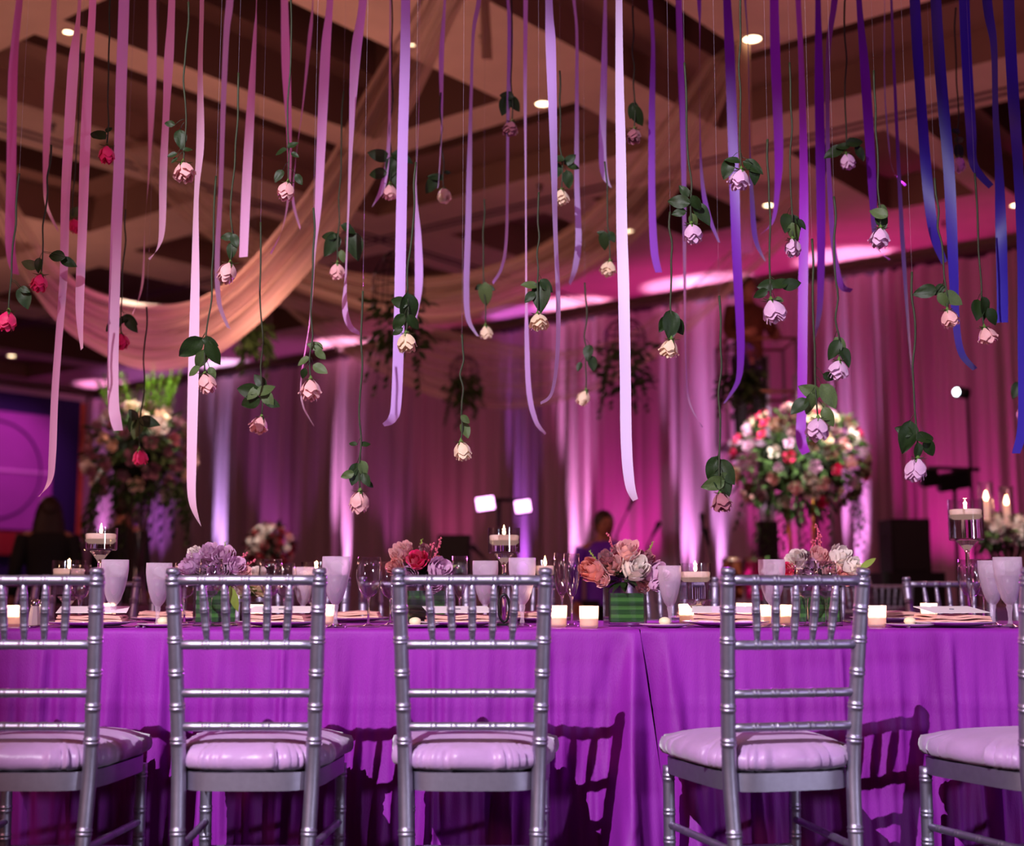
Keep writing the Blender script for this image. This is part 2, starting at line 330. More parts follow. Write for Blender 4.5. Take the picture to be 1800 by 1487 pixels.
# pin spots on the ceiling for the tall flowers
for (x, y, Y, en, dy) in ((247, 760, 10, 2000, 1.9), (1405, 790, 10.6, 4600, 3.2), (475, 955, 12, 900, 3), (1765, 925, 8.3, 700, 2.6)):
    q = P(x, y, Y); light('SPOT', 'pin_spot', (q.x * .8, Y - dy, 4.9), en, (1, .91, .82), to=q, size=.04, spot=17 if Y != 10 else 13, blend=.6)

# ------------------------------------------------------------ swags of sheer cloth
def cr(pts, n):                       # Catmull-Rom through tuples
    out = []; m_ = len(pts)
    for i in range(m_ - 1):
        p0, p1, p2, p3 = pts[max(i - 1, 0)], pts[i], pts[i + 1], pts[min(i + 2, m_ - 1)]
        for k in range(n):
            t = k / n; out.append(tuple(.5 * ((2 * b) + (-a + c) * t + (2 * a - 5 * b + 4 * c - d) * t * t + (-a + 3 * b - 3 * c + d) * t ** 3) for a, b, c, d in zip(p0, p1, p2, p3)))
    out.append(tuple(pts[-1])); return out
def swag(up, lo, label, dens, seed, col=(.93, .83, .74)):
    r_ = random.Random(seed); U = cr(up, 8); L = cr(lo, 8); nv = 22; rows = []
    ph = [r_.uniform(0, 6) for _ in range(4)]
    for j in range(nv + 1):
        v = j / nv; row = []
        for i, (a, b) in enumerate(zip(U, L)):
            x, y, Y = [a[q] * (1 - v) + b[q] * v for q in range(3)]
            t = i / len(U)
            off = .06 * sin(v * 19 + ph[0] + t * 2) + .04 * sin(v * 41 + ph[1] - t * 3)
            p = P(x, y, Y); p = p + Vector((0, off, 0)) + Vector((0, .5 * (v - .5) ** 2, 0)); p.z = min(p.z, 4.96); row.append(p)
        rows.append(row)
    mb = MB().grid(rows)
    return tag(obj('cloth_swag', mb, sheer('sheer_cloth_' + str(seed), col, dens), smooth=True), label, 'swag', 'sheer ceiling swags')
swag([(760, -60, 7.4), (640, 140, 7.8), (560, 285, 8.2), (440, 440, 8.6), (370, 500, 8.8), (300, 525, 9), (220, 520, 9.1), (130, 490, 9.3), (60, 420, 9.5), (0, 320, 9.7), (-90, 150, 10)],
     [(830, -60, 7.4), (720, 170, 7.8), (610, 365, 8.2), (500, 500, 8.6), (410, 585, 8.8), (335, 630, 9), (255, 645, 9.1), (180, 622, 9.3), (95, 565, 9.5), (25, 470, 9.7), (-70, 300, 10)],
     'broad sheer cream cloth swag dipping lowest at the left of the room', .46, 1)
swag([(1270, 60, 9.3), (1150, 230, 9.8), (1050, 350, 10.2), (950, 425, 10.5), (850, 465, 10.7), (740, 482, 10.8), (610, 470, 10.9), (500, 435, 11), (400, 365, 11.1), (300, 265, 11.3), (190, 110, 11.5)],
     [(1318, 75, 9.3), (1220, 290, 9.8), (1100, 430, 10.2), (970, 505, 10.5), (860, 545, 10.7), (755, 562, 10.8), (640, 540, 10.9), (510, 500, 11), (400, 440, 11.1), (290, 350, 11.3), (170, 210, 11.5)],
     'sheer cream cloth swag crossing the middle of the room', .45, 2)
swag([(1400, 330, 12.5), (1290, 430, 12.6), (1180, 530, 12.7), (1090, 585, 12.8), (980, 610, 12.9), (860, 590, 13), (740, 560, 13.1), (620, 530, 13.2), (520, 490, 13.3), (440, 410, 13.4), (380, 300, 13.5)],
     [(1420, 390, 12.5), (1320, 480, 12.6), (1210, 580, 12.7), (1130, 640, 12.8), (1030, 690, 12.9), (900, 716, 13), (780, 700, 13.1), (660, 650, 13.2), (560, 590, 13.3), (470, 510, 13.4), (400, 420, 13.5)],
     'faint sheer cloth swag hanging lowest, in front of the drapes at centre', .33, 3)
def drop(x, y0, y1, Y, wpx, label):
    rows = []
    for i in range(14):
        t = i / 13; row = []
        for k in range(13):
            u = k / 12 - .5; wv = wpx * (.8 + .3 * t)
            q = P(x + u * wv + 6 * t, y0 + (y1 - y0) * t, Y) + Vector((0, .03 * sin(u * 20), 0)); q.z = min(q.z, 4.96); row.append(q)
        rows.append(row)
    o = tag(obj('cloth_tail', MB().grid(rows), mat('cream_cloth', (.93, .83, .74), .9, transl=.3)), label, 'cloth', 'hanging cloth tails'); return o
drop(1304, -40, 445, 9.2, 26, 'narrow cream cloth tail hanging straight down behind purple ribbons at right')
drop(850, -60, 105, 7.6, 18, 'short cream cloth tail hanging at the top centre')

# ------------------------------------------------------------ banquet table
TZ = .765; TY0, TY1 = 3.66, 4.74
m_cloth = mat('purple_linen', (.57, .12, .64), .62, noise=.10, nscale=9, bump=.25, bscale=350, stretch=(1, 1, .35))
tb = empty('banquet_table', 'long folding banquet table hidden under two purple cloths', 'table', (0, 4.2, 0))
obj('tabletop', MB().box((0, 0, TZ - .025), (7.0, 1.04, .03)), mat('table_wood', (.45, .32, .2), .6), tb, smooth=False)
for x in (-3.2, -1.2, .2, 1.6, 3.2):
    for y in (-.4, .4): obj('leg', MB().tube([(x, y, .0), (x, y, TZ - .04)], .016, 8), mat('leg_grey', (.3, .3, .32), .4, metal=.8), tb)
vcre = [XA(x, 3.65, .6) for x in (75, 283, 495, 760, 962, 1478, 1672)]
XS = XA(1124, 3.65, .76)
rr = random.Random(9); rip = [(w__, rr.uniform(0, 6), a__) for w__, a__ in ((.17, 1.6), (.105, 1.1), (.071, .8), (.049, .55), (.036, .45), (.027, .3))]
def clothY(x, z, which):
    t = (TZ - z) / TZ; o_ = 0
    for (wl_, ph, am) in rip: o_ += am * sin(2 * pi * x / wl_ + ph + 2 * sin(z * 4 + ph)) * (.5 + .5 * sin(x * 2.1 + ph * 3 + z * 3))
    o_ *= .0062 * min(1, t * 2.5) * (1 + .8 * t)
    for c in vcre: o_ += .010 * max(0, 1 - abs(x - c) / .014) * min(1, t * 8) - .008 * max(0, 1 - abs(x - c - .02) / .016) * min(1, t * 6)
    o_ += .004 * max(0, 1 - abs(z - .557) / .008)
    o_ += .05 * t * (.5 + .5 * sin(x * 2.4 + .6))          # the whole drop leans outward a little
    if which == 1: o_ += .22 * t * exp(-((x - (XS - .015 - .05 * t)) / (.012 + .062 * t)) ** 2) - .05 * t * exp(-((x - (XS - .06 - .2 * t)) / (.015 + .05 * t)) ** 2)
    else: o_ += .10 * t * exp(-((x - (XS + .07 + .08 * t)) / (.015 + .045 * t)) ** 2) - .05 * min(1, t * 3) * exp(-((x - XS - .01) / .03) ** 2)
    return TY0 - .012 - o_
def cloth(x0, x1, which, label):
    rows = []; nx = int((x1 - x0) / .0065)
    def xx(k, t):
        u = k / nx; x = x0 + (x1 - x0) * u
        if which == 1: x += .10 * t * max(0, (u - .9) / .1)
        return x
    zs = [0.012 + (TZ - .012 - .012) * q / 46 for q in range(47)]
    for z in zs:
        rows.append([Vector((xx(k, (TZ - z) / TZ), clothY(xx(k, (TZ - z) / TZ), z, which), z)) for k in range(nx + 1)])
    for (yy, zz) in ((TY0 - .010, TZ - .004), (TY0 - .002, TZ), (TY0 + .3, TZ), (TY1 - .3, TZ), (TY1, TZ - .001), (TY1 + .012, TZ - .012), (TY1 + .02, .35), (TY1 + .02, .02)):
        rows.append([Vector((xx(k, 0), yy, zz)) for k in range(nx + 1)])
    if which == 1:   # a turned-back hem at the meeting corner
        pass
    return tag(obj('tablecloth', MB().grid(rows), m_cloth), label, 'tablecloth', 'purple tablecloths')
cloth(-3.4, XS, 1, 'purple floor-length tablecloth left of the seam, its corner hanging in a deep fold')
cloth(XS + .003, 3.4, 2, 'purple floor-length tablecloth right of the seam with a sewn line across')

# ------------------------------------------------------------ chiavari chairs
m_silver = mat('silver_paint', (.67, .64, .73), .42, metal=.9, noise=.05, nscale=60, bump=.12, bscale=900)
def ringed(p0, p1, r, rings, seg=14, curve=None, taper=None, n=40):
    """bamboo style turned bar from p0 to p1 with rings at the fractions given"""
    p0, p1 = Vector(p0), Vector(p1); ts = sorted({*[i / 8 for i in range(9)], *[max(0, min(1, t + d)) for t in rings for d in (-.5, -.3, -.12, 0, .12, .3, .5)]} if False else {i / 8 for i in range(9)})
    L = (p1 - p0).length; pts = [(t, 1) for t in ts]
    for t in rings:
        for (dz, k) in ((-.014, 1), (-.0082, 1), (-.0068, 1.08), (-.0028, 1.08), (-.0012, 1.0), (.0012, 1.0), (.0028, 1.08), (.0068, 1.08), (.0082, 1), (.014, 1)):
            q = t + dz / L
            if 0 < q < 1: pts.append((q, k))
    pts.sort(); P_, R_ = [], []
    for t, k in pts:
        p = p0.lerp(p1, t)
        if curve: p = p + Vector(curve(t))
        P_.append(p); R_.append(r * k * (taper(t) if taper else 1))
    return MB().tube(P_, R_, seg)
CW = .174                                   # half spacing of the back posts at the top
def hw(z): return .152 + (CW - .152) * max(0, min(1, (z - .25) / .65))
def by(z): return -.055 * max(0, (z - .45) / .47) ** 1.3 - .05 * max(0, (.45 - z) / .45) ** 1.5
def make_chair(label):
    t = empty('chiavari_chair', label, 'chair', group='silver chairs at the banquet table')
    for s in (-1, 1):
        zs = [0, .1, .2, .245, .3, .375, .45, .5, .53, .57, .615, .66, .68, .74, .757, .8, .84, .88, .9]
        rings = [.155, .31, .52, .60, .68, .757, .83, .895]
        pts = [(z, 1) for z in [i * .9 / 18 for i in range(19)]]
        for zr in rings:
            for (dz, k) in ((-.014, 1), (-.0078, 1), (-.0062, 1.1), (-.0024, 1.1), (-.001, 1.0), (.001, 1.0), (.0024, 1.1), (.0062, 1.1), (.0078, 1), (.014, 1)): pts.append((zr + dz, k))
        pts.sort(); P_ = [Vector((s * hw(z), by(z), z)) for z, k in pts]; R_ = [.0175 * k * (.82 + .18 * min(1, z / .3)) for z, k in pts]
        for (z, r_) in ((.906, .0175), (.909, .0125), (.912, .0125), (.914, .0165), (.922, .017), (.926, .0145), (.928, .004)): P_.append(Vector((s * hw(z), by(z), z))); R_.append(r_)
        obj('back_post', MB().tube(P_, R_, 16), m_silver, t)
        obj('front_leg', ringed((s * .175, .375, 0), (s * .178, .365, .42), .0155, (.3, .55, .72, .93)), m_silver, t)
        obj('stretcher', ringed((s * .152, by(.27), .27), (s * .176, .368, .27), .0095, (.12, .3, .5, .7, .88), seg=10), m_silver, t)
        obj('stretcher', ringed((s * .150, by(.15), .16), (s * .176, .368, .16), .0095, (.12, .3, .5, .7, .88), seg=10), m_silver, t)
    fx = [-.104, -.052, 0, .052, .104]; fb = [-.094, -.047, 0, .047, .094]
    def rail(z, r_, rings, name='back_rail'):
        w_ = hw(z); obj(name, ringed((-w_, by(z), z), (w_, by(z), z), r_, rings, seg=12), m_silver, t)
    rail(.898, .0125, [(f + hw(.898)) / (2 * hw(.898)) for f in fx], 'top_rail')
    rail(.746, .0115, [(f + hw(.746)) / (2 * hw(.746)) for f in fb])
    rail(.632, .0108, [(f + hw(.632)) / (2 * hw(.632)) for f in fb])
    rail(.553, .0108, [(f + hw(.553)) / (2 * hw(.553)) for f in fb])
    for a, b in zip(fx, fb):
        obj('spindle', ringed((b, by(.746), .752), (a, by(.898), .892), .0085, (.24, .52, .78), seg=10, taper=lambda q: .72 + .45 * sin(pi * q) ** .8), m_silver, t)
    for y_, z_ in ((.368, .20), (.368, .105)): obj('stretcher', ringed((-.176, y_, z_), (.176, y_, z_), .0095, (.15, .32, .5, .68, .85), seg=10), m_silver, t)
    for z_ in (.215, .115): obj('stretcher', ringed((-.15, by(z_), z_), (.15, by(z_), z_), .0095, (.15, .32, .5, .68, .85), seg=10), m_silver, t)
    # seat frame: flat hoop board, rounded at the front
    out = outline(.0); inn = outline(-.03); n_ = len(out); mb = MB()
    vv = [(*p, .405) for p in out] + [(*p, .447) for p in out] + [(*p, .447) for p in inn] + [(*p, .405) for p in inn]
    fs = []
    for k in range(n_):
        k2 = (k + 1) % n_
        for q in range(4): fs.append((q * n_ + k, q * n_ + k2, ((q + 1) % 4) * n_ + k2, ((q + 1) % 4) * n_ + k))
    mb.add(vv, fs); mb.add([(*p, .442) for p in inn], [tuple(range(n_))]); obj('seat_frame', mb, m_silver, t, auto=35)
    return t
def outline(off, n_=48):
    out = []
    for k in range(n_):
        a = 2 * pi * k / n_; ca, sa = cos(a), sin(a)
        e = .42; x = math.copysign(abs(ca) ** e, ca); y = math.copysign(abs(sa) ** e, sa)
        y_ = .19 + y * (.205 + off); wd = .165 + (.205 - .165) * (y_ / .395)
        wd = min(wd, .208); out.append((x * (wd + off), y_ + .015 * 0))
    return out
CH = [(-1.18, 3.11, 0), None]
def chx(xl, xr): return (XA(xl, 3.06, .9) + XA(xr, 3.06, .9)) / 2
spots = [(XA(170, 3.06, .9) - CW, 3.115, 0, 'silver bamboo-style chair cut off by the left edge of the photo'),
         (chx(309, 556), 3.115, 0, 'silver bamboo-style chair second from the left, before the lilac flowers'),
         (chx(708, 952), 3.115, 0, 'silver bamboo-style chair just left of the tablecloth seam'),
         (chx(1281, 1504), 3.12, R(13), 'silver bamboo-style chair just right of the tablecloth seam, turned slightly'),
         (XA(1782, 3.06, .9) + .165, 3.12, R(18), 'silver bamboo-style chair cut off by the right edge of the photo')]
ch0 = make_chair(spots[0][3]); chairs = []
m_satin = mat('lavender_satin', (.74, .58, .78), .36, noise=.05, nscale=30, bump=.15, bscale=90, sheen=.4)
def cushion(seed):
    r_ = random.Random(seed); n_ = 150; rows = []; lv = [(0, .004), (.55, .0), (.93, .0), (1.0, .004), (1.04, .012), (1.055, .022), (1.045, .034), (1.01, .045), (.95, .054), (.86, .062), (.72, .069), (.5, .075), (.25, .078), (0, .079)]
    ph = [r_.uniform(0, 6) for _ in range(5)]; vv = []
    for (s, z) in lv:
        row = []
        for k in range(n_ + 1):
            a = 2 * pi * k / n_; ca, sa = cos(a), sin(a); e = .48
            x = math.copysign(abs(ca) ** e, ca); y = math.copysign(abs(sa) ** e, sa)
            yy = .19 + y * .198 * s; wd = .172 + .033 * ((.19 + y * .198) / .39)
            wr = sin(a * 37 + ph[0] + 2 * sin(a * 5 + ph[1])) * (.5 + .5 * sin(a * 11 + ph[2])) + .6 * sin(a * 61 + ph[3])
            amp = .014 * max(0, 1 - abs(s - 1.0) / .22) * (1 if z < .05 else .4)
            k2 = 1 + amp * wr / .19
            row.append(Vector((x * wd * s * k2, .19 + (yy - .19) * k2, .449 + z + .35 * amp * wr)))
        rows.append(row)
    return MB().grid(rows)
for i, (x, y, rz, lb) in enumerate(spots):
    c = ch0 if i == 0 else dup(ch0, (0, 0, 0), 0, lb)
    c.location = (x, y, 0); c.rotation_euler = (0, 0, rz); chairs.append(c)
    where = ('of the leftmost chair', 'of the second chair from the left', 'of the middle chair left of the seam', 'of the chair right of the seam', 'of the chair at the right edge')[i]
    o = tag(obj('seat_cushion', cushion(i), m_satin, loc=(x, y, 0), rot=(0, 0, rz)), 'puffy lavender satin seat cushion ' + where, 'cushion', 'satin seat cushions')
far = [(-20, 5.19), (157, 5.19), (342, 5.2), (530, 5.19), (712, 5.2), (895, 5.21), (1183, 5.2), (1440, 5.21), (1676, 5.24), (1866, 5.22)]
farlb = ['at the far left edge', 'behind the leftmost frosted goblets', 'behind the lilac flowers', 'behind the second group of frosted goblets', 'behind the coral and lilac rose bouquet', 'behind the table number', 'behind the goblet right of the pink roses',
         'behind the white and blush flowers', 'behind the tall candle cylinder at right', 'at the far right edge']
for (x, Y), lb in zip(far, farlb):
    dup(ch0, (XA(x, Y, .9), Y, 0), pi + rnd.uniform(-.07, .07), 'silver chair across the table ' + lb, 'silver chairs across the table')

# ------------------------------------------------------------ flowers
GREEN = (.13, .21, .08)
m_leaf = mat('rose_leaf', GREEN, .5, noise=.25, nscale=25, spec=.4, transl=.15)
m_leaf2 = mat('rose_leaf_pale', (.30, .38, .20), .55, noise=.2, nscale=25, transl=.15)
m_stem = mat('rose_stem', (.16, .20, .10), .6, noise=.3, nscale=40)
m_sepal = mat('sepal', (.32, .45, .18), .5)
COLS = {'hot pink': (.92, .13, .42), 'pale pink': (.93, .70, .70), 'cream': (.95, .84, .72), 'dusty pink': (.66, .40, .45), 'lilac': (.88, .70, .84), 'coral': (.90, .56, .53), 'white': (.96, .91, .88), 'mauve': (.55, .36, .42), 'rust': (.42, .27, .21), 'crimson': (.62, .06, .16)}
def pm(c): return mat('petal_' + c.replace(' ', '_'), COLS[c], .55, noise=.10, nscale=40, sheen=.2, transl=.18)
def bloom_mb(seed, detail=1, open_=.5):
    """a rose, axis +Z, base at the origin, about 1 unit wide"""
    r_ = random.Random(seed); mb = MB(); nt, nu = (6, 6) if detail else (3, 3)
    layers = [(.10, .86, 3, 2.4, 0), (.19, .90, 4, 1.8, .02), (.29, .90, 5, 1.4, .10), (.37, .84, 5, 1.35, .24), (.42, .70, 5, 1.25, .42)]
    if not detail: layers = [(.16, .60, 3, 1.9, 0), (.32, .62, 4, 1.4, .2), (.46, .52, 5, 1.1, .5)]
    for (r0, h, nP, wd, fl_) in layers:
        fl_ *= .15 + open_ * 1.1; a0 = r_.uniform(0, 6)
        for q in range(nP):
            ac = a0 + 2 * pi * q / nP + r_.uniform(-.12, .12); hh = h * r_.uniform(.92, 1.08); tw = r_.uniform(-.15, .15); rows = []
            for i in range(nt + 1):
                t = i / nt; row = []
                for k in range(nu + 1):
                    u = k / nu * 2 - 1
                    wdt = wd * .5 * (.35 + .65 * sin(min(1, t * 1.35) * pi / 2)) * (1 if t < .7 else sqrt(max(.05, 1 - ((t - .7) / .33) ** 2)))
                    rad = r0 * (.35 + .65 * sin(min(1, t * 1.6) * pi / 2)) + fl_ * .32 * t ** 3 + .03 * u * tw - .03 * (1 - u * u) * t
                    curl = -.10 * fl_ * max(0, t - .8) * 5 * (.3 + abs(u))
                    a = ac + u * wdt + tw * t
                    row.append(Vector((rad * cos(a), rad * sin(a), hh * (.04 + t) + curl - .06 * abs(u) ** 2 * t)))
                rows.append(row)
            mb.grid(rows)
    mb.uv = {}
    return mb
BL = {}
def bloom_mesh(col, v, detail=1):
    k = (col, v, detail)
    if k not in BL:
        me = bloom_mb(v * 7 + 1, detail, (.1, .35, .8)[v % 3]).mesh('bloom'); me.materials.append(pm(col)); BL[k] = me
    return BL[k]
LEAFM = []
for k in range(4):
    me = MB()
    r_ = random.Random(k); rows = []
    for i in range(9):
        t = i / 8; wv = .62 * (sin(pi * t ** .8) ** .75) * (1 + .03 * sin(t * 50)) if 0 < t < 1 else .02; row = []
        for q in range(7):
            u = q / 6 * 2 - 1; row.append(Vector((t, u * wv * .5, .10 * abs(u) * wv - (.10 + .10 * k) * t * t + .02 * sin(t * 9 + q * k))))
        rows.append(row)
    me.grid(rows); LEAFM.append(me)
LM = {}
def leafmesh(k, m):
    key = (k, m.name)
    if key not in LM:
        a = LEAFM[k].mesh('leaf'); a.materials.append(m); LM[key] = a
    return LM[key]

RIGZ = 3.3
# x, y of the bloom, size in px, stem top x, y, colour, leaves (dx, dy, length px, angle deg clockwise from right, pale?)
ROSES = [
 (188, 270, 32, 195, -60, 'hot pink', [(-16, -34, 38, 215, 0), (2, -45, 16, 300, 0)]),
 (322, 302, 38, 331, 3, 'pale pink', [(-6, -62, 36, 80, 0), (-20, -30, 18, 160, 0), (8, -40, 16, 340, 0), (-26, -88, 20, 190, 0), (-16, -20, 15, 140, 0)]),
 (15, 562, 36, 34, 305, 'hot pink', [(24, -42, 40, 70, 0), (26, -55, 20, 20, 0)]),
 (72, 496, 32, 90, 255, 'hot pink', [(-22, -32, 30, 200, 1), (-4, -30, 26, 100, 0), (26, -48, 34, 190, 0), (46, -38, 30, 20, 0)]),
 (127, 396, 26, 144, 60, 'hot pink', [(8, -26, 36, 340, 1)]),
 (213, 599, 28, 221, 368, 'hot pink', [(-16, -28, 32, 140, 0), (-2, -38, 30, 160, 0), (16, -30, 30, 55, 0), (14, -38, 28, 35, 0)]),
 (245, 802, 28, 258, 540, 'hot pink', [(-6, -50, 40, 110, 1), (-16, -62, 34, 120, 0), (14, -62, 34, 10, 0), (-12, -74, 24, 230, 0)]),
 (506, 335, 34, 512, -60, 'pale pink', [(-18, -30, 26, 120, 0), (20, -20, 22, 60, 0), (-14, -72, 24, 170, 0), (8, -84, 22, 330, 0), (12, -66, 16, 30, 0)]),
 (405, 478, 37, 419, 128, 'pale pink', [(-8, -66, 26, 180, 0), (2, -40, 30, 100, 0), (8, -56, 26, 70, 0)]),
 (360, 672, 35, 380, 310, 'pale pink', [(-26, -62, 52, 140, 0), (8, -72, 28, 20, 0), (14, -52, 44, 70, 0), (-8, -42, 36, 110, 1), (12, -18, 22, 60, 1), (-20, -20, 26, 150, 1)]),
 (460, 746, 32, 458, 390, 'pale pink', [(-22, -40, 40, 160, 0), (-24, -60, 44, 190, 0), (6, -62, 34, 320, 1), (10, -46, 34, 60, 1), (-6, -78, 30, 230, 0), (-14, -56, 30, 140, 1), (18, -38, 28, 20, 0)]),
 (546, 683, 38, 551, 366, 'pale pink', [(6, -78, 28, 200, 1), (16, -62, 24, 40, 1), (16, -36, 30, 30, 1), (-12, -26, 20, 110, 0), (-14, -50, 24, 150, 1)]),
 (593, 475, 29, 604, 160, 'pale pink', [(-10, -50, 44, 110, 0), (-18, -66, 30, 200, 0), (30, -48, 50, 75, 0), (8, -26, 22, 80, 1), (20, -76, 28, 20, 0)]),
 (685, 336, 28, 690, -60, 'pale pink', [(-20, -66, 38, 195, 0), (22, -64, 38, 15, 0), (-22, -32, 34, 180, 0), (12, -26, 40, 80, 0), (4, -44, 40, 100, 0)]),
 (780, 344, 27, 775, 163, 'cream', [(-14, -36, 28, 200, 0), (-22, -22, 34, 120, 0), (6, -44, 12, 0, 0)]),
 (714, 601, 36, 731, 285, 'cream', [(-14, -72, 34, 200, 0), (6, -58, 60, 80, 0), (-14, -36, 34, 130, 0), (12, -34, 30, 60, 0), (-16, -20, 22, 150, 0)]),
 (853, 583, 25, 851, 350, 'cream', [(0, -68, 40, 90, 1), (-12, -82, 16, 150, 0), (10, -80, 16, 30, 0)]),
 (633, 879, 38, 638, 512, 'pale pink', [(-10, -46, 40, 100, 0), (6, -56, 30, 70, 1), (-22, -44, 24, 160, 1), (10, -36, 26, 60, 0), (-14, -100, 16, 200, 0), (8, -100, 18, 340, 0), (16, -28, 16, 40, 0)]),
 (810, 791, 34, 812, 588, 'cream', [(8, -36, 30, 70, 1), (8, -54, 20, 40, 1)]),
 (900, 226, 28, 900, -60, 'dusty pink', [(-14, -42, 36, 100, 0), (-10, -62, 28, 200, 0), (4, -48, 30, 60, 0)]),
 (987, 346, 29, 984, 124, 'cream', [(-10, -48, 34, 110, 0), (16, -70, 26, 320, 0), (12, -32, 32, 80, 0), (-8, -70, 28, 200, 0), (22, -58, 22, 10, 0)]),
 (945, 566, 33, 947, 338, 'cream', [(6, -48, 56, 95, 0), (-14, -68, 30, 190, 1), (-14, -46, 26, 130, 0), (16, -66, 30, 40, 0)]),
 (1030, 698, 27, 1028, 497, 'cream', [(4, -80, 30, 100, 0), (12, -60, 28, 80, 0), (-12, -54, 18, 110, 0), (8, -68, 20, 40, 0)]),
 (1072, 471, 28, 1063, 284, 'cream', [(-10, -50, 32, 90, 0), (-14, -64, 18, 200, 0), (4, -56, 22, 60, 0)]),
 (1115, 239, 28, 1112, 10, 'dusty pink', [(4, -38, 38, 70, 0), (-2, -50, 30, 110, 0)]),
 (1180, 611, 34, 1178, 372, 'cream', [(0, -42, 52, 90, 0), (14, -40, 34, 60, 0), (-14, -42, 30, 110, 0)]),
 (1215, 409, 36, 1203, 110, 'lilac', [(-22, -56, 40, 190, 0), (-12, -76, 26, 230, 0), (22, -40, 44, 50, 0), (8, -52, 30, 60, 0), (-22, -36, 26, 170, 0), (4, -22, 26, 80, 1)]),
 (1303, 314, 38, 1300, -60, 'lilac', [(-24, -20, 38, 110, 0), (22, -24, 40, 30, 0), (26, -10, 34, 80, 0), (-14, -34, 26, 200, 0)]),
 (1266, 881, 36, 1264, 520, 'dusty pink', [(-10, -58, 46, 110, 0), (10, -52, 50, 60, 0), (-12, -30, 40, 160, 1), (12, -28, 48, 70, 1), (4, -30, 44, 50, 0)]),
 (1355, 546, 44, 1349, 245, 'lilac', [(-6, -46, 34, 170, 0), (18, -48, 36, 330, 0), (36, -46, 36, 350, 0), (-18, -30, 26, 150, 0), (16, -20, 16, 20, 1)]),
 (1393, 434, 32, 1388, 110, 'lilac', [(-10, -44, 40, 100, 0), (8, -46, 36, 60, 0), (2, -26, 34, 80, 1), (18, -42, 22, 40, 0)]),
 (1438, 753, 42, 1427, 420, 'lilac', [(-12, -66, 40, 200, 1), (20, -58, 48, 60, 1), (-32, -40, 40, 140, 0), (-12, -44, 38, 90, 1), (18, -22, 34, 70, 1), (22, -92, 26, 20, 0)]),
 (1487, 283, 29, 1485, -60, 'lilac', [(-20, -18, 40, 160, 0), (16, -34, 34, 340, 0), (26, -14, 30, 60, 0), (-6, -26, 26, 180, 0)]),
 (1548, 416, 36, 1536, 124, 'lilac', [(-4, -42, 34, 210, 1), (4, -30, 36, 80, 0), (8, -48, 28, 40, 1)]),
 (1475, 649, 36, 1466, 345, 'lilac', [(-8, -36, 36, 120, 0), (4, -44, 34, 60, 1), (12, -24, 36, 60, 0)]),
 (1613, 823, 42, 1603, 478, 'lilac', [(-16, -56, 56, 100, 0), (16, -56, 40, 340, 0), (22, -36, 34, 60, 0), (-22, -66, 30, 200, 0), (0, -30, 30, 90, 0)]),
 (1665, 559, 33, 1643, 313, 'pale pink', [(-38, -48, 40, 170, 0), (-12, -52, 26, 130, 0), (12, -36, 40, 30, 1), (-8, -32, 28, 60, 1)]),
 (1730, 589, 32, 1713, 305, 'pale pink', [(-10, -46, 42, 100, 0), (4, -50, 40, 70, 0), (16, -34, 32, 60, 0)]),
 (1685, 288, 27, 1680, 14, 'lilac', [(4, -46, 22, 330, 1), (2, -22, 32, 80, 0), (-4, -60, 18, 200, 0)]),
 (1796, 726, 27, 1794, 430, 'coral', [(-6, -44, 30, 120, 0), (4, -30, 26, 90, 0)]),
]
rnd = random.Random(11); cnt = {}
tot = {}
for r_ in ROSES: tot[r_[5]] = tot.get(r_[5], 0) + 1
def heightword(y): return 'near the top' if y < 300 else 'upper half' if y < 480 else 'mid height' if y < 640 else 'hanging low' if y < 780 else 'hanging lowest'
m_line = mat('fishing_line', (.9, .85, .95), .15, spec=.8, alpha=.35)
YUSED = set()
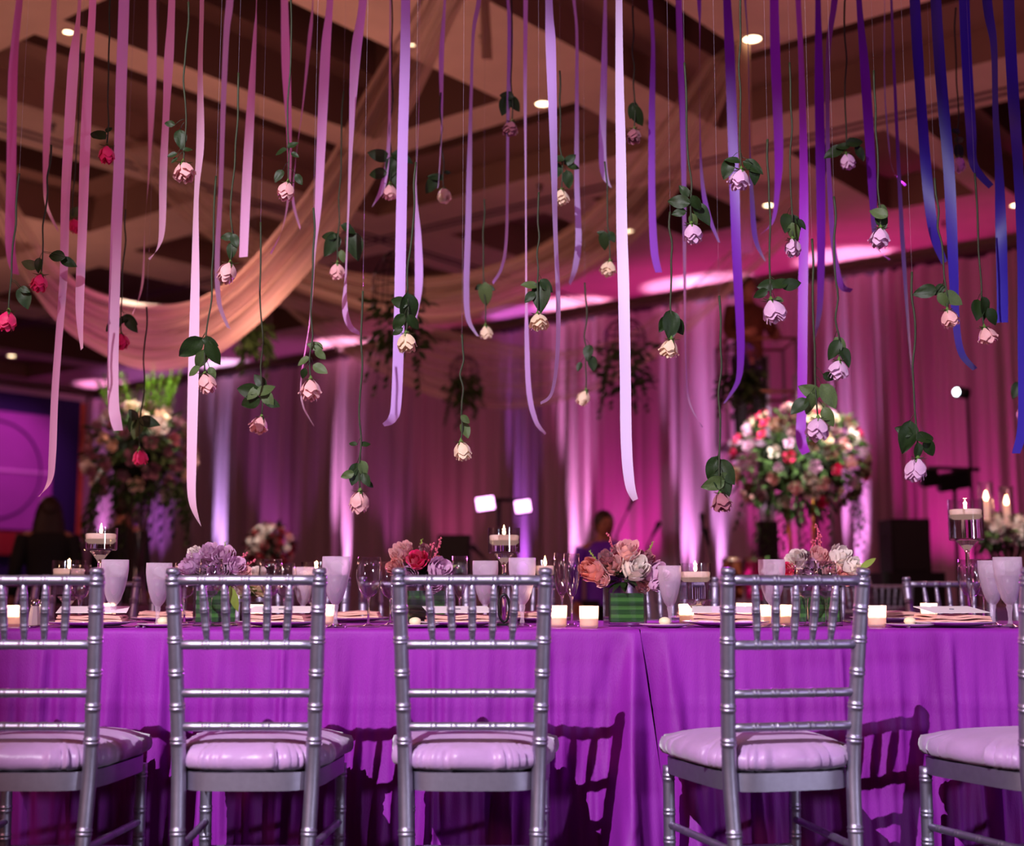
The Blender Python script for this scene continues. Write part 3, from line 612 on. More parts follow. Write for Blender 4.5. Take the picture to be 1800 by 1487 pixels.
for (x, y, s, sx, sy, col, lv) in ROSES:
    d = round(max(3.55, min(4.85, .056 * F / s + rnd.uniform(-.1, .1))), 1); YUSED.add(d)
    px = d / F                                   # metres per pixel at this depth
    k = cnt.get(col, 0); cnt[col] = k + 1
    lb = '%s rose hung head down, %s %s from left, %s' % (col, ORD[k], col, heightword(y))
    if tot[col] == 1: lb = 'coral pink rose hung head down at the right edge of the photo'
    top = P(sx, sy, d); head = P(x, y - s * .42, d)
    e = empty('hanging_rose', lb, 'rose', head, group='roses hung on clear line')
    tilt = rnd.uniform(-.25, .25)
    sz = s * px * 1.05
    hd = link('bloom', bloom_mesh(col, rnd.randint(0, 5)), None, e, rot=(pi + rnd.uniform(-.25, .35), tilt, rnd.uniform(0, 6)), sc_=sz)
    obj('sepals', (lambda mb: [mb.leaf((0, 0, 0), (cos(q * 1.257), sin(q * 1.257), -.35), (0, 0, 1), sz * .42, sz * .16, droop=-.4) for q in range(5)] and mb)(MB()).lathe([(sz * .02, .012), (sz * .12, .0), (sz * .17, -.008), (sz * .05, -.014)], 8), m_sepal, e)
    n_ = 9; rel = top - head; wob = [rnd.uniform(-1, 1) * .0045 for _ in range(n_)]; pts = []
    for i in range(n_):
        t = i / (n_ - 1); bend = sin(pi * t) * rnd.uniform(-.004, .004)
        pts.append(rel * t + Vector((wob[i] * (0 < i < n_ - 1) + bend, wob[-i] * .5, 0)))
    obj('stem', MB().tube(cr([tuple(p) for p in pts], 3), [.0024 + .0009 * (i / 24) for i in range(25)], 6), m_stem, e)
    obj('hanging_line', MB().tube([rel, Vector((rel.x + .002, rel.y, RIGZ - head.z))], .0003, 3), m_line, e)
    for (dx, dy, L, ang, pale) in lv:
        Lm = L * px * 1.05; a = R(ang)
        cen = Vector(((dx) * px, rnd.uniform(-.012, .012), -(dy + s * .42) * px))
        dirv = Vector((cos(a), rnd.uniform(-.35, .25), -sin(a))).normalized()
        base = cen - dirv * Lm * .5
        nrm = Vector((rnd.uniform(-.5, .5), -1, rnd.uniform(-.2, .6))); nrm = (nrm - dirv * nrm.dot(dirv)).normalized(); sd = nrm.cross(dirv)
        M = Matrix((dirv, sd, nrm)).transposed()
        o = link('leaf', leafmesh(rnd.randint(0, 3), m_leaf2 if pale else m_leaf), None, e, loc=base, sc_=Lm); o.rotation_euler = M.to_euler()
        # petiole joining the leaf to the stem
        tz = min(1, max(.02, (base.z + .02) / max(rel.z, .01))); sp_ = rel * tz
        if len(lv) and (sp_ - base).length < .09:
            o2 = obj('petiole', MB().tube([base, (base + sp_) / 2 + Vector((0, 0, .004)), sp_], .0009, 4), m_stem, e)

# ------------------------------------------------------------ ribbons
RB = [
 [(34,0,6),(27,70,8),(22,150,13),(20,300,14),(18,430,14),(27,482,8)],
 [(95,0,14),(90,100,18),(84,200,17),(80,300,14),(82,360,10),(102,405,6)],
 [(140,0,12),(130,100,20),(121,240,20),(115,350,19),(112,480,18),(103,600,17),(96,700,17),(92,800,17),(87,845,14),(68,873,4)],
 [(163,0,17),(157,100,19),(150,250,20),(145,400,19),(140,540,18),(144,614,10)],
 [(218,0,17),(213,150,18),(209,300,17),(204,420,19),(199,600,19),(199,700,19),(203,735,18),(208,757,12)],
 [(268,0,16),(267,150,17),(262,300,8),(255,390,5),(250,500,9),(233,552,4)],
 [(302,0,16),(297,100,19),(292,200,16),(287,300,17),(285,400,15),(278,435,10),(262,456,3)],
 [(355,0,12),(352,120,13),(352,250,17),(345,350,13),(343,500,18),(340,650,20),(337,800,19),(338,880,16),(354,926,4)],
 [(404,0,10),(398,60,7),(392,200,5),(388,330,4),(382,450,5),(385,530,5),(402,577,3)],
 [(451,0,5),(448,60,10),(440,200,17),(432,350,18),(428,452,17)],
 [(500,0,15),(503,120,17),(508,230,12),(508,330,8),(497,400,5),(476,446,2)],
 [(550,0,5),(545,60,10),(533,180,6),(520,280,4),(515,350,7),(528,402,4)],
 [(580,0,14),(573,80,18),(567,200,18),(560,350,15),(553,450,6),(545,560,5),(530,660,5),(532,710,5),(552,749,2)],
 [(638,0,16),(625,100,19),(617,250,10),(612,380,6),(608,480,6),(606,540,12),(615,573,10),(632,586,3)],
 [(713,0,16),(712,100,18),(708,250,18),(705,400,19),(702,550,19),(697,700,18),(690,735,14),(674,747,3)],
 [(686,0,4),(685,180,6),(682,270,9),(672,330,12),(653,366,4)],
 [(738,0,2),(736,200,2),(731,330,4),(735,420,13),(736,500,15),(730,566,5)],
 [(782,0,6),(776,100,10),(776,230,4),(770,330,3)],
 [(842,0,7),(832,60,5),(828,180,5),(825,300,9),(823,400,10),(820,500,10),(823,560,9),(840,591,5)],
 [(893,0,6),(897,60,10),(893,200,6),(892,320,5),(890,420,5),(882,470,4),(866,498,2)],
 [(924,0,8),(923,150,6),(924,300,3),(925,500,3),(926,600,8),(930,690,9),(942,740,7),(959,763,2)],
 [(965,0,14),(968,80,19),(973,250,14),(976,400,9),(981,520,9),(980,620,8),(970,690,5),(950,709,2)],
 [(1009,0,7),(1014,60,6),(1014,200,8),(1014,320,10),(1017,420,12),(1011,470,10),(1001,499,4)],
 [(1064,0,7),(1062,120,12),(1059,250,14),(1062,305,14),(1074,330,6)],
 [(1088,0,11),(1089,150,14),(1091,250,17),(1093,400,19),(1096,500,20),(1099,650,19),(1101,780,19),(1107,850,16),(1117,879,8)],
 [(1143,0,10),(1148,80,9),(1146,200,13),(1146,350,14),(1150,440,15),(1158,479,14)],
 [(1193,0,13),(1197,120,14),(1201,250,12),(1203,400,9),(1204,550,6),(1206,650,5),(1213,710,6),(1235,751,2)],
 [(1229,0,10),(1230,60,4),(1230,180,3),(1233,300,8),(1243,370,12),(1264,426,8)],
 [(1278,0,12),(1283,100,17),(1290,300,17),(1295,450,15),(1300,550,13),(1302,620,11),(1297,670,7),(1273,709,2)],
 [(1310,0,7),(1315,80,5),(1318,250,5),(1322,350,11),(1328,420,12),(1345,459,7)],
 [(1361,0,14),(1363,100,17),(1369,260,14),(1366,340,7),(1358,390,4),(1338,411,2)],
 [(1403,0,6),(1408,100,6),(1412,250,11),(1413,400,15),(1411,550,16),(1410,700,15),(1408,770,17),(1417,797,12)],
 [(1438,0,13),(1440,150,17),(1443,350,17),(1443,480,15),(1440,550,12),(1430,600,5)],
 [(1467,0,9),(1456,90,5),(1455,250,3),(1460,360,5),(1466,440,4),(1478,500,6),(1497,511,2)],
 [(1510,0,14),(1520,120,18),(1530,270,18),(1535,360,16),(1540,430,10),(1564,457,3)],
 [(1555,0,4),(1555,150,3),(1562,250,3),(1570,300,7),(1592,326,3)],
 [(1567,0,9),(1573,150,10),(1580,300,11),(1587,430,12),(1595,550,10),(1603,650,8),(1615,740,6),(1634,766,3)],
 [(1608,0,17),(1617,150,19),(1630,320,18),(1642,410,13),(1660,462,4)],
 [(1645,0,16),(1655,150,19),(1668,300,18),(1675,450,14),(1680,560,7),(1690,620,5),(1714,649,2)],
 [(1695,0,17),(1700,120,18),(1707,230,15),(1712,290,8),(1742,328,3)],
 [(1735,0,12),(1747,80,5),(1750,200,4),(1756,300,9),(1760,420,18),(1762,520,19),(1762,567,19)],
 [(1773,0,17),(1780,150,19),(1790,300,12),(1796,450,10),(1797,600,10),(1798,740,12),(1786,797,8)],
]
def ribcol(x):
    K = [(0, (.88, .42, .72)), (100, (.96, .70, .87)), (350, (.97, .80, .91)), (560, (.92, .68, .89)), (720, (.82, .66, .93)), (950, (.82, .66, .94)), (1100, (.88, .82, .97)), (1150, (.62, .26, .84)),
         (1240, (.60, .18, .78)), (1290, (.40, .08, .66)), (1400, (.66, .20, .82)), (1440, (.48, .08, .66)), (1520, (.42, .07, .60)), (1580, (.46, .08, .66)), (1610, (.17, .10, .60)), (1800, (.20, .15, .68))]
    for (x0, c0), (x1, c1) in zip(K, K[1:]):
        if x <= x1: t = max(0, (x - x0) / (x1 - x0)); return tuple(a * (1 - t) + b * t for a, b in zip(c0, c1))
    return K[-1][1]
rnd = random.Random(5); ccount = {}
for i, r_ in enumerate(RB):
    mw = max(p[2] for p in r_); wm = max(17.5, mw + .5)
    d = round(max(3.6, min(4.75, .036 * F / wm + rnd.uniform(-.12, .12))), 1); YUSED.add(d)
    wm = .036 * F / d; sg = rnd.choice((-1, 1))
    x0 = r_[0][0]; c = ribcol(x0)
    if x0 == 1193: c = (.72, .42, .86)
    if x0 == 1555: c = (.17, .10, .60)
    kind = 'pink' if x0 < 600 else 'lilac' if x0 < 1120 else 'blue' if (x0 > 1600 or x0 == 1555) else 'purple'
    k = ccount.get(kind, 0); ccount[kind] = k + 1
    # run the ribbon on above the frame up to its bar
    dx = (r_[0][0] - r_[1][0]) / (r_[1][1] - r_[0][1]); yt = HOR - (RIGZ - HC) / d * F * 1.0
    lo, hi = -900, 0
    for _ in range(30):
        mid = (lo + hi) / 2
        if P(900, mid, d).z > RIGZ: lo = mid
        else: hi = mid
    ytop = hi
    pts = [(r_[0][0] + .5 * dx * (0 - ytop) , ytop, max(r_[0][2], 8))] + r_
    S = cr([tuple(map(float, p)) for p in pts], 9); L_, R_ = [], []
    left, right = [], []
    ph = rnd.uniform(0, 6)
    for q, (x, y, w_) in enumerate(S):
        xa, ya = S[max(q - 1, 0)][:2]; xb, yb = S[min(q + 1, len(S) - 1)][:2]
        tx, ty = xb - xa, yb - ya; ln = max(1e-6, math.hypot(tx, ty)); tx /= ln; ty /= ln
        cf = max(.08, min(1, w_ / wm)); sf = sqrt(1 - cf * cf) * sg
        side = Vector((ty * cf, sf, tx * cf)); side.normalize()
        yo = .02 * sin(y * .006 + ph); cpt = P(x, y, d + 0) + Vector((0, yo * 0, 0))
        tl = 1
        left.append(cpt - side * (.018 * tl)); right.append(cpt + side * (.018 * tl))
    rows = [left, [l * .75 + r2 * .25 + Vector((0, -.0006, 0)) for l, r2 in zip(left, right)], [l * .25 + r2 * .75 + Vector((0, -.0006, 0)) for l, r2 in zip(left, right)], right]
    lowy = r_[-1][1]; ln_ = 'very long' if lowy > 740 else 'long' if lowy > 560 else 'medium length' if lowy > 440 else 'short'
    tail = 'its tail curling right' if r_[-1][0] - r_[-2][0] > 9 else 'its tail curling left' if r_[-1][0] - r_[-2][0] < -9 else 'hanging almost straight'
    m = mat('ribbon_satin_%d' % i, c, .42, sheen=.3, transl=.22)
    tag(obj('satin_ribbon', MB().grid(rows), m), '%s %s satin ribbon, %s %s from the left, %s' % (ln_, kind, ORD[k], kind, tail), 'ribbon', 'satin ribbons hanging over the table')
# the frame overhead that carries ribbons and roses
rig = empty('overhead_frame', 'white frame of bars above the table carrying ribbons and roses', 'frame', (0, 4.2, RIGZ))
m_rig = mat('rig_white', (.8, .8, .8), .5)
for Y in sorted(YUSED): obj('bar', MB().tube([(-2.6, Y - 4.2, .008), (2.6, Y - 4.2, .008)], .008, 6), m_rig, rig)
for x in (-2.6, 0, 2.6):
    obj('bar', MB().tube([(x, -.75, .02), (x, .75, .02)], .014, 8), m_rig, rig)
    for y in (-.7, .7): obj('cable', MB().tube([(x, y, .02), (x, y, 5.0 - RIGZ)], .002, 4), m_rig, rig)

# ------------------------------------------------------------ things on the table
m_glass = thin_glass('clear_glass', k=2.6); m_solid = mat('solid_glass', (1, .98, 1), .0, trans=1, ior=1.42)
m_frost = mat('frosted_glass', (.95, .88, .95), .42, transl=.4, noise=.05, nscale=90)
def veil(m, lo, hi, pw_=1.6):
    N = m.node_tree.nodes; L = m.node_tree.links; out = N['Material Output']; src = out.inputs[0].links[0].from_socket
    lw = N.new('ShaderNodeLayerWeight'); lw.inputs[0].default_value = .5; p_ = N.new('ShaderNodeMath'); p_.operation = 'POWER'; p_.inputs[1].default_value = pw_; L.new(lw.outputs['Facing'], p_.inputs[0])
    mr = N.new('ShaderNodeMath'); mr.operation = 'MULTIPLY_ADD'; mr.use_clamp = True; mr.inputs[1].default_value = hi - lo; mr.inputs[2].default_value = lo; L.new(p_.outputs[0], mr.inputs[0])
    t = N.new('ShaderNodeBsdfTransparent'); mx = N.new('ShaderNodeMixShader'); L.new(mr.outputs[0], mx.inputs[0]); L.new(t.outputs[0], mx.inputs[1]); L.new(src, mx.inputs[2]); L.new(mx.outputs[0], out.inputs[0])
veil(m_frost, .26, .95)
m_wax = mat('candle_wax', (.98, .88, .84), .5, transl=.4, emit=(1, .62, .48), es=.55)  # emission stands in for flame light scattered through the wax
m_vot = mat('votive_frost', (1, .93, .88), .5, trans=.35, transl=.5)
veil(m_vot, .55, 1.0)
m_flame = mat('flame', (1, .8, .5), .5, emit=(1, .62, .28), es=22)
m_water = mat('water', (.97, .95, 1), 0, trans=1, ior=1.2)
def flame(parent, z, s=1.0, r0=.0045):
    obj('flame', MB().lathe([(.0008, z), (r0 * s, z + .006 * s), (r0 * 1.05 * s, z + .011 * s), (r0 * .6 * s, z + .020 * s), (.0004, z + .030 * s)], 10), m_flame, parent)
    obj('wick', MB().tube([(0, 0, z - .004), (0, 0, z + .004)], .0008, 5), m_can, parent)
def onT(x, Y, z=TZ): return Vector((XA(x, Y, z + .08), Y, z))
GOB = [(200, 3.86, 1, 'frosted goblet right of the leftmost chair post'), (278, 3.84, .95, 'frosted goblet left of the second chair'), (533, 4.3, .93, 'frosted goblet seen through the right side of the second chair'), (590, 3.80, 1.04, 'large frosted goblet right of the second chair'),
       (853, 4.0, 1, 'frosted goblet left of the table number'), (918, 3.88, 1.03, 'frosted goblet right of the table number'), (1177, 3.95, .92, 'frosted goblet right of the pink rose bouquet'), (1358, 3.84, 1, 'frosted goblet behind the chair right of the seam'),
       (1745, 3.96, 1, 'rear one of the two frosted goblets at the right edge'), (1774, 3.78, 1.03, 'front one of the two frosted goblets at the right edge')]
for (x, Y, s, lb) in GOB:
    g = empty('frosted_goblet', lb, 'goblet', onT(x, Y), group='frosted water goblets')
    S_ = .2 * s; t_ = .0016
    out = [(.008, .32), (.020, .40), (.030, .55), (.037, .72), (.040, .85), (.0395, 1.0)]
    obj('bowl', MB().lathe([(r * s * 1.0, z * S_) for r, z in out] + [(r * s - t_, z * S_) for r, z in reversed(out[1:])] + [(.002, .36 * S_)], 26), m_frost, g)
    obj('stem', MB().lathe([(.0075 * s, .06 * S_), (.005 * s, .12 * S_), (.006 * s, .22 * S_), (.009 * s, .29 * S_), (.008 * s, .33 * S_)], 14), m_frost, g)
    obj('foot', MB().lathe([(0, 0), (.032 * s, 0), (.033 * s, .002), (.02 * s, .005), (.0075 * s, .012)], 24), m_glass, g)
    obj('water', MB().lathe([(0, .40 * S_), (.018 * s, .42 * S_), (.027 * s, .56 * S_), (.0345 * s, .74 * S_), (0, .745 * S_)], 20), mat('iced_water', (.75, .55, .72), .3, trans=.5, transl=.3), g)
WG = [(648, 3.86, 1, 'w', 'tall wine glass left of the third chair, nearest'), (686, 4.0, .95, 'w', 'wine glass beside the third chair post'), (475, 4.1, 1, 'w', 'wine glass behind the second chair, left of its pair'), (500, 4.26, .95, 'w', 'wine glass behind the second chair, right of its pair'),
      (370, 3.92, .98, 'w', 'wine glass in front of the lilac flowers'), (325, 4.1, .95, 'w', 'wine glass left of the lilac flowers'), (808, 4.0, 1, 'f', 'narrow glass behind the third chair by the lilac rose'), (988, 4.05, 1.05, 'f', 'narrow flute right of the third chair, left of its pair'), (1005, 3.9, 1.02, 'f', 'narrow flute right of the third chair, nearest of its pair'),
      (1418, 3.9, .95, 'w', 'wine glass before the white flowers, left of its pair'), (1452, 3.92, .95, 'w', 'wine glass before the white flowers, right of its pair'), (1707, 4.0, .98, 'w', 'wine glass touching the tall candle stem at right'), (1728, 4.12, 1, 'w', 'wine glass just right of the tall candle stem'), (140, 4.0, .9, 'w', 'wine glass low behind the leftmost chair')]
for (x, Y, s, kd, lb) in WG:
    g = empty('wine_glass', lb, 'glass', onT(x, Y), group='clear stemmed glasses')
    if kd == 'w': out = [(.005, .088), (.022, .10), (.034, .125), (.0385, .150), (.037, .180), (.034, .208)]
    else: out = [(.005, .085), (.014, .10), (.022, .13), (.025, .165), (.0235, .215)]
    t_ = .0012
    obj('bowl', MB().lathe([(r * s, z * s) for r, z in out] + [((r - t_) * s, z * s) for r, z in reversed(out[1:])] + [(.001, .092 * s)], 24), m_glass, g)
    obj('stem', MB().lathe([(.006 * s, .008 * s), (.0035 * s, .02 * s), (.0032 * s, .07 * s), (.006 * s, .089 * s)], 12), m_solid, g)
    obj('foot', MB().lathe([(0, 0), (.033 * s, 0), (.034 * s, .0015), (.015 * s, .005), (.006 * s, .010)], 24), m_glass, g)
CS = [(178, 4.15, 928, 968, .052, 'stemmed glass cylinder with floating candle rising behind the leftmost chair post'), (886, 4.15, 928, 973, .052, 'stemmed glass cylinder with floating candle above the table number'), (1696, 4.15, 878, 950, .055, 'tallest stemmed glass cylinder with floating candle, at right'),
      (1222, 4.0, 990, 1056, .050, 'low glass cylinder with floating candle beside the pink rose bouquet'), (122, 4.3, 985, 1048, .055, 'low glass cylinder with floating candle behind the leftmost chair'), (556, 4.35, 988, 1052, .050, 'low glass cylinder with floating candle behind the second chair'), (958, 4.4, 984, 1036, .036, 'narrow glass cylinder with candle behind the third chair top')]
for (x, Y, y0, y1, r_, lb) in CS:
    ptop = P(x, y0, Y).z - TZ; pbot = P(x, y1, Y).z - TZ; loc = Vector((XA(x, Y, TZ + ptop), Y, TZ))
    g = empty('candle_stand', lb, 'candle holder', loc, group='floating candles in stemmed cylinders')
    obj('cylinder', MB().lathe([(.004, pbot), (r_ - .004, pbot), (r_, pbot + .004), (r_, ptop), (r_ - .002, ptop), (r_ - .002, pbot + .005), (0, pbot + .005)], 32), m_glass, g, auto=40)
    h2 = min(.03, pbot * .4)
    obj('stem', MB().lathe([(.012, .012), (.0065, .02), (.0065, pbot - h2 - .01), (.010, pbot - h2), (.024, pbot - h2 * .4), (r_ * .62, pbot - .001)], 20), m_solid, g)
    obj('foot', MB().lathe([(0, 0), (.045, 0), (.047, .003), (.02, .008), (.012, .012)], 28), m_glass, g)
    hh = ptop - pbot; cz = pbot + hh * .62 if hh > .09 else pbot + hh * .50
    obj('water', MB().lathe([(0, pbot + .006), (r_ - .003, pbot + .006), (r_ - .003, cz), (0, cz)], 28), m_water, g, auto=30)
    obj('floating_candle', MB().lathe([(0, cz - .014), (r_ * .6, cz - .014), (r_ * .88, cz), (r_ * .93, cz + .014), (r_ * .86, cz + .018), (0, cz + .016)], 28), m_wax, g)
    flame(g, cz + .017, 1.15)
    light('POINT', 'candle_light', loc + Vector((0, 0, cz + .045)), .42, (1, .50, .22), size=.006)
VT = [(28, 3.95, 'lit frosted votive candle at the left edge'), (448, 4.12, 'lit votive candle behind the middle of the second chair'), (573, 4.15, 'lit votive candle behind the frosted goblet by the second chair'), (980, 3.86, 'lit votive candle among the two flutes'), (1035, 3.76, 'lit frosted votive candle alone left of the green vase'),
      (1208, 4.25, 'lit votive candle behind the low candle cylinder'), (1340, 4.05, 'lit votive candle behind the chair right of the seam, left one'), (1376, 4.05, 'lit votive candle behind the chair right of the seam, right one'), (1540, 3.86, 'lit frosted votive candle right of the chair beside the seam'), (1632, 4.5, 'small lit votive candle behind the white menu card'),
      (190, 4.5, 'small lit votive candle behind the goblet at the left'), (1308, 4.55, 'small amber votive candle left of the middle right votives')]
for (x, Y, lb) in VT:
    loc = onT(x, Y); g = empty('votive_candle', lb, 'candle', loc, group='lit votive candles')
    obj('cup', MB().lathe([(0, 0), (.022, 0), (.0265, .004), (.0285, .064), (.0265, .064), (.0245, .007), (0, .006)], 24), m_vot, g, auto=40)
    obj('wax', MB().lathe([(0, .008), (.0235, .008), (.0245, .030), (0, .030)], 20), m_wax, g)
    flame(g, .031, .9)
    light('POINT', 'candle_light', loc + Vector((0, 0, .052)), 1.0, (1, .68, .42), size=.006)

# place settings
m_nap = mat('peach_napkin', (.93, .70, .64), .8, noise=.06, nscale=60); m_card = mat('menu_card', (.96, .92, .92), .6)
m_plate = mat('plate', (.90, .82, .86), .15, coat=.5); m_steel = mat('cutlery', (.8, .78, .82), .18, metal=1)
SET = [(165, 3.86, .1, 1, 'near setting left of the second goblet'), (495, 3.90, -.2, 1, 'near setting behind the second chair'), (805, 3.88, .15, 1, 'near setting behind the third chair'), (1275, 3.88, -.25, 1, 'near setting by the fourth chair left post'), (1672, 3.86, .25, 1, 'near setting between the last two chairs'),
       (620, 4.45, 0, 0, 'far setting right of the large goblet'), (300, 4.45, 0, 0, 'far setting behind the second goblet'), (940, 4.45, .1, 0, 'far setting right of the table number'), (1240, 4.5, 0, 0, 'far setting behind the low candle cylinder'), (1560, 4.45, .1, 0, 'far setting behind the single votive')]
nm = None
for (x, Y, rz, card, lb) in SET:
    loc = onT(x, Y)
    p = tag(obj('dinner_plate', MB().lathe([(0, .004), (.075, .004), (.10, .010), (.128, .016), (.13, .018), (.10, .013), (.08, .008), (0, .007)], 40), m_plate, loc=loc), 'pale dinner plate of the ' + lb, 'plate', 'dinner plates')
    nk = empty('napkin', 'folded peach napkin on the plate, ' + lb, 'napkin', loc + Vector((0, 0, .018)), rz, 'folded peach napkins')
    for k in range(3):
        w_ = .19 - .006 * k; rows = []
        for iy in range(7):
            rows.append([Vector(((ix / 10 - .5) * w_, (iy / 6 - .5) * .12, .0035 + .0075 * k + .002 * sin(ix * .9 + k) + .0015 * sin(iy + k * 2))) for ix in range(11)])
        top_ = rows; bot = [[v - Vector((0, 0, .005)) for v in r2] for r2 in rows]
        mb = MB().grid(top_); mb.grid([list(reversed(r2)) for r2 in bot])
        for e0, e1 in ((top_[0], bot[0]), (top_[-1], bot[-1]), ([r2[0] for r2 in top_], [r2[0] for r2 in bot]), ([r2[-1] for r2 in top_], [r2[-1] for r2 in bot])): mb.grid([e0, e1])
        mb.uv = {}; obj('fold', mb, m_nap, nk)
    if card:
        cd = empty('menu_card', 'white menu card with grey monogram, ' + lb, 'card', loc + Vector((0, 0, .052)), rz + .1, 'menu cards')
        mb = MB(); mb.box((0, 0, 0), (.20, .10, .0016), M=Matrix.Rotation(R(10), 3, 'X')); obj('sheet', mb, m_card, cd, smooth=False)
        obj('monogram', MB().tube([Matrix.Rotation(R(10), 3, 'X') @ Vector((.008 * cos(t), .005 * sin(t), .0016)) for t in [k * pi / 6 for k in range(13)]], .0007, 4), mat('grey_ink', (.4, .4, .45), .6), cd)
    for (dx, nm_) in ((-.155, 'fork'), (.155, 'knife'), (.175, 'spoon')):
        k = MB(); k.tube([(0, -.09, .003), (0, .02, .005), (0, .05, .004)], [.004, .0028, .0035], 6)
        if nm_ == 'fork':
            for q in (-1, 0, 1): k.tube([(0, .045, .004), (q * .006, .058, .005), (q * .006, .095, .006)], .0013, 5)
        elif nm_ == 'knife': k.box((0, .078, .004), (.014, .07, .0015))
        else: k.lathe([(0, .0), (.010, .001), (.014, .004), (.0135, .0045), (0, .0015)], 14, c=(0, .066, .002))
        tag(obj(nm_, k, m_steel, loc=loc + Vector((dx, 0, 0))), 'steel %s laid at the %s' % (nm_, lb), nm_, 'table ' + nm_ + 's')
for (x, Y, lb) in ((1168, 3.82, 'round butter ball on a bread plate under the goblet right of the seam'), (1598, 3.84, 'round butter ball on a bread plate right of the single votive'), (730, 3.8, 'round butter ball on a bread plate left of the third chair spindles'), (288, 3.84, 'round butter ball on a bread plate by the second goblet')):
    loc = onT(x, Y)
    tag(obj('bread_plate', MB().lathe([(0, .002), (.05, .002), (.075, .010), (.076, .012), (.05, .006), (0, .005)], 30), m_plate, loc=loc), 'small bread plate under the ' + lb[6:].split(' on ')[0] + lb.split('bread plate')[1], 'plate', 'small bread plates')
    tag(obj('butter_ball', MB().lathe([(0, 0), (.012, .002), (.018, .010), (.016, .019), (.008, .024), (0, .025)], 14), mat('butter', (.95, .90, .74), .5), loc=loc + Vector((0, 0, .006))), lb, 'butter', 'butter balls')
for (x, Y, lb) in ((62, 3.95, 'glass salt shaker left of the leftmost chair post, nearer the edge'), (75, 4.02, 'glass pepper shaker just behind the salt shaker at left')):
    g = empty('shaker', lb, 'shaker', onT(x, Y), group='table shakers')
    obj('body', MB().lathe([(0, 0), (.021, 0), (.022, .004), (.013, .058), (.011, .064), (0, .064)], 8), mat('salt_white', (.95, .88, .88), .3, trans=.3), g, smooth=False)
    obj('cap', MB().lathe([(.0125, .062), (.013, .070), (.010, .080), (0, .083)], 14), m_steel, g)
# table number 6
g = empty('table_number', 'dark framed-wire table number 6 behind the third chair', 'table number', onT(886, 4.02))
m_num = mat('number_black', (.09, .07, .09), .35, metal=.3)
def PT(x, y): p = P(x, y, 4.02); return p - g.location
ring = [PT(886 + 9.5 * cos(t), 1069 + 24 * sin(t)) for t in [k * pi / 14 for k in range(29)]]
six = MB().tube([p for p in ring], .0042, 8, caps=False)
six.tube([PT(*q) for q in cr([(876.5, 1072), (875, 1050), (876, 1030), (881, 1014), (890, 1008)], 5)], .0042, 8)
obj('digit', six, m_num, g); obj('foot', MB().box((0, 0, .004), (.05, .03, .008)), m_num, g, smooth=False)

